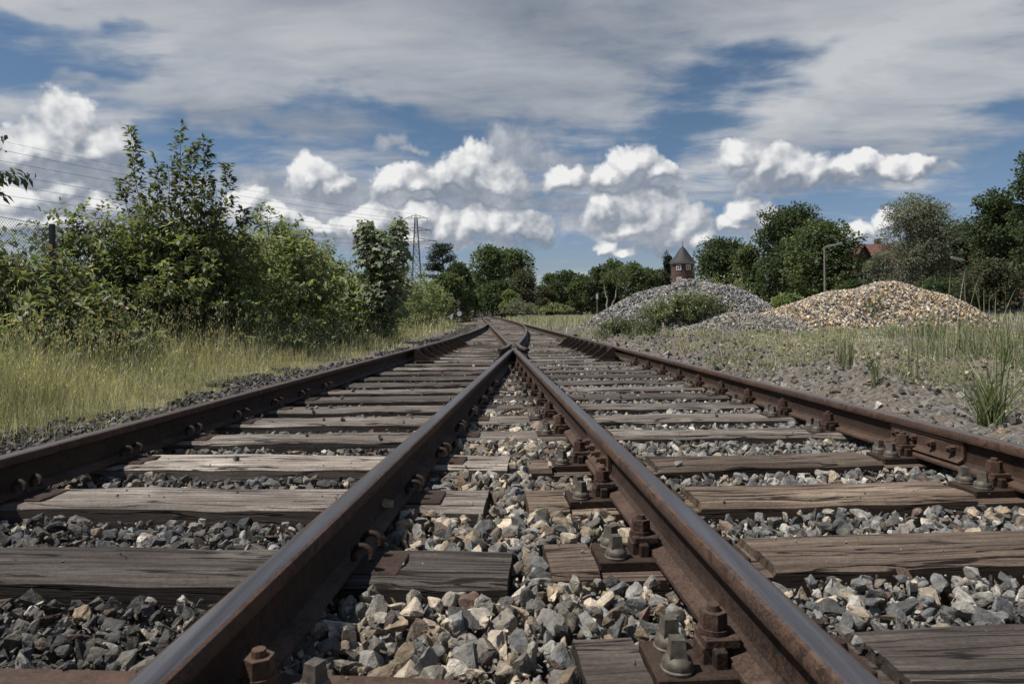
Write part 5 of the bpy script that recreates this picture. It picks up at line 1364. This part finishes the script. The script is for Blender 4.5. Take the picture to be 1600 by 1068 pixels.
house('white house with a red tiled roof behind the silvery willow', 1352, 1424, 412, 378, 88, 9, RENDERW, REDROOF, [(1374, 440, 1.1, 1.5), (1396, 424, 1.0, 1.2), (1376, 424, 1.0, 1.2)])
house('dark red brick house half hidden left of the silvery willow', 1336, 1362, 408, 384, 84, 7, BRICK, REDROOF, [(1349, 430, 1.0, 1.2)], True)
house('salmon-coloured house cut by the right picture edge', 1588, 1700, 372, 340, 66, 9, RENDERP, REDROOF, [(1598, 396, 1.0, 1.3), (1598, 432, 1.0, 1.3), (1622, 396, 1.0, 1.3)])
# parked cars
def car(label, px, Y, colr, rz, seed):
    b0 = at(px, 470, Y); root = empty('parked_car', label, 'car', (b0.x, Y, 0.02), rz, 'cars parked behind the grass')
    paint = plain('car paint', colr, 0.25, 0.2, 0.05)
    L, W = 4.2, 1.7
    prof = [(-2.1, 0.32), (-2.1, 0.70), (-1.98, 0.86), (-1.1, 0.94), (-0.45, 1.38), (0.75, 1.42), (1.55, 1.02), (2.0, 0.92), (2.1, 0.7), (2.1, 0.32)]
    bm = bmesh.new()
    rows = []
    for y, ins in ((-W / 2, 0.10), (-W / 2 + 0.06, 0.0), (W / 2 - 0.06, 0.0), (W / 2, 0.10)):
        sgn = -1 if y < 0 else 1
        rows.append([bm.verts.new((x * (1 - ins * 0.15), y - sgn * max(0, z - 0.9) * 0.42, z - (ins * 0.25 if z > .6 else 0))) for x, z in prof])
    for a, b_ in zip(rows, rows[1:]):
        for i in range(len(prof)): bm.faces.new((a[i], a[(i + 1) % len(prof)], b_[(i + 1) % len(prof)], b_[i]))
    bm.faces.new(rows[0]); bm.faces.new(rows[-1][::-1])
    bm_obj('body', bm, paint, root, smooth=True, angle=R(25))
    for sgn in (-1, 1):
        bm = bmesh.new(); g_ = [(-0.95, 0.97), (-0.42, 1.32), (0.70, 1.35), (1.25, 1.02)]
        bm.faces.new([bm.verts.new((x, sgn * (W / 2 + 0.004 - max(0, z - 0.9) * 0.42), z)) for x, z in g_]); bm_obj('side_window', bm, GLASS, root)
    bm = bmesh.new(); bm.faces.new([bm.verts.new(q_) for q_ in ((-1.09, -.68, .965), (-1.09, .68, .965), (-.49, .58, 1.365), (-.49, -.58, 1.365))]); bm_obj('windscreen', bm, GLASS, root)
    for x in (-1.3, 1.3):
        for sgn in (-1, 1):
            bm = bmesh.new(); add_cone(bm, (0, sgn * -0.1, 0), (0, sgn * 0.1, 0), 0.31, 0.31, 20); w_ = bm_obj('wheel', bm, BLACKP, root); w_.location = (x, sgn * 0.78, 0.31)
            bm = bmesh.new(); add_cone(bm, (0, sgn * 0.1, 0), (0, sgn * 0.112, 0), 0.2, 0.18, 16); bm_obj('rim', bm, GALV, w_)
    for y in (-.6, .6):
        bm = bmesh.new(); add_box(bm, (-2.09, y, 0.72), (0.06, 0.3, 0.13), bevel=.02); bm_obj('headlight', bm, WHITEP, root)
car('white car with a pale roof, leftmost of the parked cars', 1537, 62, (0.42, 0.43, 0.44), R(185), 1)
car('silver car with dark windows at the right edge', 1590, 58, (0.16, 0.165, 0.18), R(178), 2)
# dark low kerb line in front of the cars
a, b_ = at(1536, 478, 36), at(1680, 478, 36)
bm = bmesh.new(); add_box(bm, (0, 0, 0.45), ((b_.x - a.x), 0.08, 0.08), bevel=.01)
root = empty('barrier', 'low dark rail barrier in the grass before the parked cars', 'barrier', ((a.x + b_.x) / 2, 36, 0)); bm_obj('beam', bm, DARKST, root)
for t in (-.45, -.15, .15, .45):
    bm = bmesh.new(); add_box(bm, (0, 0, 0.2), (0.09, 0.09, 0.45)); o = bm_obj('post', bm, CONC, root); o.location.x = t * (b_.x - a.x)

# chain-link fence at the far left
root = empty('chain_link_fence', 'chain-link fence with a dark post sticking out above the left bushes', 'fence', (-6.75, 6.0, -0.1))
bm = bmesh.new()
link_b = Bag()
L_, z0, z1, cell = 4.2, 0.9, 2.12, 0.055
nn = int((L_ + (z1 - z0)) / cell)
for k_ in range(nn):
    for sgn in (1, -1):
        y0 = k_ * cell - (z1 - z0) if sgn > 0 else k_ * cell
        pts = [(0.002 * sgn, y0, z0), (0.002 * sgn, y0 + sgn * (z1 - z0), z1)]
        ya, yb_ = pts[0][1], pts[1][1]
        lo_, hi_ = 0.0, L_
        def cl(p, q_):
            p, q_ = np.array(p), np.array(q_); d = q_ - p
            ts = [0, 1]
            for lim in (0, L_):
                t = (lim - p[1]) / d[1]
                if (d[1] > 0) == (lim == 0): ts[0] = max(ts[0], t)
                else: ts[1] = min(ts[1], t)
            return (p + d * ts[0], p + d * ts[1]) if ts[1] > ts[0] else None
        c_ = cl(*pts)
        if c_ is not None:
            v, q = tube_np(np.array(c_), 0.0022, 3); link_b.add(v, q)
link('wire_mesh', link_b.mesh('wire_mesh'), DARKST, root)
v, q = tube_np([(0, 0, z1), (0, L_, z1)], 0.004, 5); link('top_wire', np_mesh('top_wire', v, q), DARKST, root)
for y in (0.3, 2.15, 4.0):
    bm = bmesh.new(); add_box(bm, (0.03, 0, 1.05), (0.06, 0.07, 2.2), bevel=.006); o = bm_obj('post', bm, plain('dark post', (0.045, 0.045, 0.045), 0.7), root); o.location.y = y

# pylon and power lines
Yp = 285.0; kp = Yp / F; base = at(651.5, 480, Yp)
root = empty('pylon', 'lattice power pylon with three crossarms behind the maple', 'pylon', (base.x, Yp, 0))
Z = lambda py: at(651, py, Yp).z
htop = Z(336)
def wdt(z): return (4.6 * (1 - z / htop) ** 1.1 + 0.9)
lv = [0.0]
while lv[-1] < htop - 1.5: lv.append(min(htop - 1.2, lv[-1] + max(1.6, wdt(lv[-1]) * 1.05)))
bag = Bag()
def bar(a, b_, t=0.09):
    v, q = tube_np(np.array([a, b_], float), t, 4); bag.add(v, q)
for z0, z1 in zip(lv, lv[1:]):
    w0, w1 = wdt(z0) / 2, wdt(z1) / 2
    cs0 = [(-w0, -w0, z0), (w0, -w0, z0), (w0, w0, z0), (-w0, w0, z0)]; cs1 = [(-w1, -w1, z1), (w1, -w1, z1), (w1, w1, z1), (-w1, w1, z1)]
    for i in range(4):
        bar(cs0[i], cs1[i], 0.12); bar(cs0[i], cs1[(i + 1) % 4], 0.06); bar(cs0[(i + 1) % 4], cs1[i], 0.06); bar(cs1[i], cs1[(i + 1) % 4], 0.06)
w1 = wdt(lv[-1]) / 2
for sx in (-1, 1):
    for sy in (-1, 1): bar((sx * w1, sy * w1, lv[-1]), (0, 0, htop + 0.4), 0.08)
link('lattice_tower', bag.mesh('lattice_tower'), DARKST, root)
attach = []
DIR = Vector((0.94, 0.34, 0))
for py, ax_px in ((341, 18), (360, 24), (377, 33)):
    z = Z(py); half = ax_px * kp; w = wdt(z) / 2
    bag = Bag()
    for s in (-1, 1):
        tip = (s * half, 0, z)
        for sy in (-1, 1):
            bar((s * w, sy * w, z), tip, 0.09); bar((s * w, sy * w, z + 1.3), tip, 0.07)
            for t in (0.3, 0.6):
                pa = np.array((s * w, sy * w, z)) * (1 - t) + np.array(tip) * t; pb = np.array((s * w, sy * w, z + 1.3)) * (1 - t) + np.array(tip) * t; bar(pa, pb, 0.05)
    arm = link('crossarm', bag.mesh('crossarm'), DARKST, root)
    for s in (-1, 1):
        bm = bmesh.new(); add_lathe(bm, [(0.05, -1.4), (0.14, -1.3), (0.06, -1.2), (0.14, -1.0), (0.06, -.9), (0.14, -.7), (0.06, -.6), (0.05, 0)], 8); o = bm_obj('insulator', bm, DARKST, arm); o.location = (s * half * .97, 0, z)
        attach.append((s, Vector((base.x + s * half * .97, Yp, z - 1.4))))
attach.append((0, Vector((base.x, Yp, htop + .4))))
wn = {(-1, 0): 'lower left', }
names = [('upper', 'left'), ('upper', 'right'), ('middle', 'left'), ('middle', 'right'), ('lowest', 'left'), ('lowest', 'right'), ('earth', '')]
for (lev, sd), (s, p0) in zip(names, attach):
    p1 = Vector((-165 + s * 4.0, 38 - s * 6.0, p0.z + 4.0))
    t = np.linspace(0, 1, 60); sag = 5.5
    pts = np.stack([p0.x + (p1.x - p0.x) * t, p0.y + (p1.y - p0.y) * t, p0.z + (p1.z - p0.z) * t - 4 * sag * t * (1 - t)], 1)
    v, q = tube_np(pts - np.array(p0), 0.036 if sd else 0.025, 4)
    lab = 'thin earth wire from the pylon tip to the upper left' if not sd else f'power line from the {sd} end of the {lev} crossarm of the pylon'
    tag(link('power_line', np_mesh('power_line', v, q, smooth=True), DARKST, loc=p0), lab, 'power line', 'wires running from the pylon')
# ------------------------------------------------------------------ light, sky, camera
SUN = Vector((-0.55, -0.10, 1.0)).normalized()
el = math.asin(SUN.z); azs = math.atan2(SUN.x, SUN.y)
sl = bpy.data.lights.new('sun', 'SUN'); sl.energy = 5.0; sl.angle = R(0.5); sl.color = (1.0, 0.95, 0.87)
so_ = bpy.data.objects.new('sun', sl); COL.objects.link(so_); so_.rotation_euler = SUN.to_track_quat('Z', 'Y').to_euler()

w = bpy.data.worlds.new('World'); sc.world = w; w.use_nodes = True
nt = w.node_tree; nt.nodes.clear(); T = NT(nt); T.dim = '2D'
sky = T.node('ShaderNodeTexSky', sky_type='NISHITA'); sky.sun_disc = False
sky.sun_elevation = el; sky.sun_rotation = azs; sky.air_density = 1.0; sky.dust_density = 0.6; sky.ozone_density = 2.0
out = T.node('ShaderNodeOutputWorld')
d = T.vec('NORMALIZE', T.node('ShaderNodeTexCoord').outputs['Generated'])
x_, y_, z_ = T.sep(d)
az = T.math('ARCTAN2', x_, y_)
elv = T.math('ARCSINE', z_)
def angp(px, py):
    u, dd = unroll(px, py)
    return math.atan2(u, F), math.atan2(-dd, math.hypot(u, F))
GROW = 1.30
def ell(px, py, rx, ry):
    a, e = angp(px, py); rx *= GROW; ry *= GROW; a2, _ = angp(px + rx, py); _, e2 = angp(px, py - ry)
    return a, e, abs(a2 - a), abs(e2 - e)
def field(p, blobs, k=0.2):             # smooth union of ellipses: 1 in the middle, 0 on the outline
    cur = None
    for b_ in blobs:
        a, e, ra, re = ell(*b_)
        l = T.vec('LENGTH', T.vec('MULTIPLY', T.vec('SUBTRACT', p, (a, e, 0)), (1 / ra, 1 / re, 0)), out=1)
        cur = l if cur is None else T.math('SMOOTH_MIN', cur, l, k)
    return T.math('SUBTRACT', 1.0, cur)
# bright cumulus heads and the greyer, softer cloud behind and below them
HEADS = [(116, 206, 56, 42), (120, 236, 84, 34), (70, 240, 70, 30), (66, 224, 60, 34), (158, 230, 52, 38), (110, 238, 100, 30), (30, 238, 52, 28),
         (95, 292, 56, 20), (150, 318, 42, 16), (40, 310, 50, 22), (60, 345, 90, 16),
         (388, 318, 34, 20), (430, 338, 40, 14), (486, 272, 36, 18), (520, 288, 34, 14),
         (738, 262, 58, 30), (752, 282, 66, 20), (700, 276, 40, 22), (778, 288, 44, 18), (622, 280, 40, 16), (650, 292, 26, 12),
         (768, 338, 48, 22), (808, 354, 48, 18), (735, 348, 38, 18), (690, 350, 34, 24), (655, 338, 34, 22), (600, 338, 30, 18), (575, 352, 40, 16), (640, 366, 80, 14), (500, 358, 50, 16), (440, 366, 50, 12),
         (985, 318, 50, 26), (1020, 334, 62, 32), (945, 322, 34, 18), (1062, 350, 44, 24), (975, 350, 50, 16), (1096, 364, 20, 12), (955, 385, 16, 12), (978, 394, 24, 6),
         (1168, 330, 30, 20), (1140, 344, 22, 14), (1190, 346, 34, 16), (1160, 352, 40, 8),
         (990, 252, 40, 20), (1030, 268, 36, 16), (955, 276, 36, 14), (880, 280, 34, 12),
         (1148, 248, 32, 18), (1195, 258, 60, 20), (1230, 268, 80, 18), (1275, 275, 80, 17), (1330, 268, 70, 16), (1350, 252, 34, 14), (1390, 260, 44, 14), (1430, 264, 30, 12),
         (1340, 352, 22, 11), (1385, 338, 22, 12), (1330, 362, 46, 9)]
BACK = [(100, 262, 120, 26), (40, 285, 90, 30), (190, 290, 80, 26), (110, 330, 160, 40), (250, 320, 120, 40),
        (420, 290, 70, 26), (520, 300, 90, 26), (560, 340, 120, 40), (420, 350, 110, 30), (700, 300, 130, 24), (760, 300, 60, 20), (660, 330, 110, 22), (800, 318, 110, 16), (640, 380, 180, 12),
        (612, 221, 24, 10), (640, 232, 22, 6), (1478, 266, 20, 8), (182, 186, 16, 9), (806, 226, 52, 28), (850, 252, 70, 20), (900, 280, 80, 20), (1000, 285, 80, 22), (930, 345, 70, 16), (880, 320, 60, 12), (1040, 366, 80, 14),
        (1250, 285, 110, 16), (1170, 360, 60, 14), (1330, 366, 60, 12), (1440, 372, 100, 10)]
BACK += [(x, y + 0.70 * b_, a * 1.0, b_ * 0.5) for x, y, a, b_ in HEADS if a > 33]
HEADS = [(x, y + 0.30 * b_, a * 0.92, b_ * (1.45 if a > 24 else 1.15)) for x, y, a, b_ in HEADS]
p0 = T.comb(az, elv, 0.0)
nA = T.noise(T.vec('MULTIPLY', p0, (1, 1.2, 1)), 15.0, 4, 0.55, out='Color')
warp = T.scale(T.vec('SUBTRACT', nA, (0.5, 0.5, 0.5)), 0.042)
def bubble(p, s, det=3.0):
    v1 = T.node('ShaderNodeTexVoronoi', feature='SMOOTH_F1'); v1.voronoi_dimensions = '2D'; v1.normalize = True; T.put(v1.inputs['Vector'], p)
    v1.inputs['Scale'].default_value = s; v1.inputs['Detail'].default_value = det; v1.inputs['Roughness'].default_value = 0.6
    v1.inputs['Lacunarity'].default_value = 2.1; v1.inputs['Smoothness'].default_value = 0.35
    return v1.outputs['Distance']
def dens(p):
    q = T.vec('ADD', p, warp)
    f = field(q, HEADS)
    q2 = T.vec('ADD', p, T.scale(warp, 0.35))
    b1 = T.math('SUBTRACT', 0.30, bubble(q2, 26, 2.0))
    b2 = T.math('SUBTRACT', T.noise(p, 42, 8, 0.68), 0.5)
    smooth_ = T.math('ADD', T.math('MULTIPLY_ADD', f, 1.15, 0.10), T.math('MULTIPLY', b1, 0.95))
    return T.math('ADD', smooth_, T.math('MULTIPLY', b2, 0.62)), smooth_
D0, S0 = dens(p0)
S1 = dens(T.vec('ADD', p0, (-0.007, 0.013, 0.0)))[1]
alpha = T.step(D0, 0.0, 0.36)
grad = T.math('SUBTRACT', S0, S1)
alpha = T.math('MULTIPLY', alpha, T.math('MULTIPLY_ADD', T.step(grad, -0.55, 0.0), 0.80, 0.20))
lit = T.math('MULTIPLY_ADD', grad, 1.05, 0.40)
lit = T.math('ADD', lit, T.math('MULTIPLY', T.math('SUBTRACT', T.noise(p0, 15, 5, 0.55), 0.5), 0.75), clamp=True)
ccol = T.ramp(lit, [(0.05, (0.20, 0.235, 0.295)), (0.34, (0.335, 0.365, 0.42)), (0.60, (0.55, 0.57, 0.60)), (0.95, (0.86, 0.86, 0.855))])
# greyer backing cloud
nB = T.noise(p0, 17, 7, 0.58)
fb = T.math('ADD', field(T.vec('ADD', p0, T.scale(warp, 0.9)), BACK, 0.35), T.math('MULTIPLY', T.math('SUBTRACT', nB, 0.5), 1.3))
ab = T.math('MULTIPLY', T.step(fb, -0.05, 0.70), 0.92)
bcol = T.ramp(T.math('ADD', T.math('MULTIPLY', nB, 0.7), T.math('MULTIPLY', T.noise(p0, 40, 5), 0.3)), [(0.34, (0.235, 0.275, 0.345)), (0.50, (0.335, 0.37, 0.43)), (0.70, (0.54, 0.56, 0.60))])
# high thin cloud on a flat layer overhead
zz = T.math('MAXIMUM', z_, 0.0)
inv = T.math('DIVIDE', 1.0, T.math('ADD', zz, 0.10))
pl = T.comb(T.math('MULTIPLY', x_, inv), T.math('MULTIPLY', y_, inv), 0.0)
mp = T.node('ShaderNodeMapping'); mp.vector_type = 'POINT'; T.put(mp.inputs[0], pl); mp.inputs['Rotation'].default_value = (0, 0, R(24)); mp.inputs['Scale'].default_value = (0.8, 1.25, 1)
wv = T.vec('ADD', mp.outputs[0], T.scale(T.vec('SUBTRACT', T.noise(mp.outputs[0], 0.8, 3, 0.5, out='Color'), (0.5, 0.5, 0.5)), 0.9))
c1 = T.noise(wv, 0.9, 5, 0.5)
# ripples and fingers
mp2 = T.node('ShaderNodeMapping'); mp2.vector_type = 'POINT'; T.put(mp2.inputs[0], pl); mp2.inputs['Rotation'].default_value = (0, 0, R(-38)); mp2.inputs['Scale'].default_value = (2.6, 5.5, 1)
c2 = T.noise(T.vec('ADD', mp2.outputs[0], T.scale(T.vec('SUBTRACT', T.noise(pl, 3.0, 3, 0.5, out='Color'), (0.5, 0.5, 0.5)), 0.9)), 1.0, 5, 0.55)
c3 = T.noise(pl, 5.5, 6, 0.6)
pw = T.vec('ADD', p0, T.scale(T.vec('SUBTRACT', T.noise(p0, 4.0, 4, 0.55, out='Color'), (0.5, 0.5, 0.5)), 0.17))
GAPS = [(60, 100, 170, 34), (215, 90, 90, 24), (1130, 165, 110, 36), (1190, 110, 90, 24), (575, 200, 90, 24), (1010, 215, 130, 30), (300, 250, 90, 20), (1560, 215, 90, 20), (1560, 300, 120, 40), (820, 400, 260, 26), (1290, 345, 150, 40), (640, 220, 80, 22)]
FULL = [(420, 110, 180, 74), (640, 130, 220, 60), (800, 60, 320, 80), (1380, 190, 200, 56), (1500, 130, 200, 60), (1250, 40, 200, 40), (330, 180, 90, 30), (560, 40, 300, 60), (870, 150, 130, 40), (140, 140, 70, 10), (480, 210, 160, 18), (100, 30, 160, 18), (1460, 230, 100, 20)]
c3 = T.math('ADD', T.math('MULTIPLY', c3, 0.65), T.math('MULTIPLY', T.noise(wv, 9.0, 8, 0.66), 0.40))
bias = T.math('SUBTRACT', T.step(field(pw, FULL, 0.35), -0.55, 0.75), T.step(field(pw, GAPS, 0.3), -0.65, 0.85))
low = T.step(elv, 0.06, 0.22)
c1 = T.math('MULTIPLY', c1, T.math('SUBTRACT', 1.0, T.math('MULTIPLY', T.step(elv, 0.50, 0.85), 0.6)))  # unseen cloud above the view thinned, to lower the ambient light
cd = T.math('ADD', T.math('MULTIPLY', c1, 0.75), T.math('MULTIPLY', bias, 0.36))
cd = T.math('ADD', cd, T.math('MULTIPLY', T.math('SUBTRACT', c2, 0.5), 0.80))
cd = T.math('ADD', cd, T.math('MULTIPLY', T.math('SUBTRACT', c3, 0.5), 0.36))
cd = T.math('ADD', cd, T.math('MULTIPLY', T.math('SUBTRACT', low, 1.0), 0.13))
ca = T.math('MULTIPLY', T.step(cd, 0.04, 0.66), T.math('SUBTRACT', 0.97, T.math('MULTIPLY', T.step(elv, 0.50, 0.80), 0.55)))
ctex = T.ramp(T.math('ADD', T.math('MULTIPLY', c1, 0.75), T.math('ADD', T.math('MULTIPLY', c2, 0.18), T.math('MULTIPLY', T.noise(wv, 4.0, 8, 0.62), 0.20))), [(0.42, (0.27, 0.305, 0.365)), (0.56, (0.41, 0.44, 0.485)), (0.70, (0.56, 0.575, 0.60))])
ctex = T.mix(T.step(elv, 0.30, 0.46), ctex, T.mix(1.0, ctex, (0.68, 0.70, 0.74, 1), 'MULTIPLY'))
# blue of the sky
sc_ = T.mix(1.0, sky.outputs[0], T.mix(T.step(elv, 0.0, 0.30), (0.80, 0.82, 1.0, 1), (0.70, 0.79, 0.84, 1)), 'MULTIPLY')
def bgn(c, s):
    n = T.node('ShaderNodeBackground'); T.put(n.inputs[0], c); n.inputs[1].default_value = s; return n.outputs[0]
def over(f, a, b_):
    n = T.node('ShaderNodeMixShader'); T.put(n.inputs[0], f); nt.links.new(a, n.inputs[1]); nt.links.new(b_, n.inputs[2]); return n.outputs[0]
isf = T.math('GREATER_THAN', y_, 0.0)
s_ = over(ca, bgn(sc_, 0.082), bgn(ctex, 1.0))
s_ = over(T.math('MULTIPLY', ab, isf), s_, bgn(bcol, 1.0))
s_ = over(T.math('MULTIPLY', alpha, isf), s_, bgn(ccol, 1.0))
nt.links.new(s_, out.inputs[0])
w.cycles.sampling_method = 'MANUAL'; w.cycles.sample_map_resolution = 256

cam = bpy.data.cameras.new('camera'); co_ = bpy.data.objects.new('camera', cam); COL.objects.link(co_)
cam.sensor_width = 36.0; cam.lens = F / 1600 * 36.0; cam.shift_y = -(534 - HZ) / 1600.0
cam.clip_start = 0.02; cam.clip_end = 9000
co_.matrix_world = Matrix.Translation((0, 0, CAMZ)) @ Matrix.Rotation(R(90), 4, 'X') @ Matrix.Rotation(-ROLL, 4, 'Z')
cam.dof.use_dof = True; cam.dof.focus_distance = 4.2; cam.dof.aperture_fstop = 9.0
sc.camera = co_
sc.view_settings.view_transform = 'Standard'; sc.view_settings.look = 'None'; sc.view_settings.exposure = 0; sc.view_settings.gamma = 1
sc.render.engine = 'CYCLES'
cy = sc.cycles
cy.max_bounces = 6; cy.diffuse_bounces = 3; cy.glossy_bounces = 2; cy.transmission_bounces = 2; cy.transparent_max_bounces = 4
cy.use_denoising = True; cy.caustics_reflective = False; cy.caustics_refractive = False
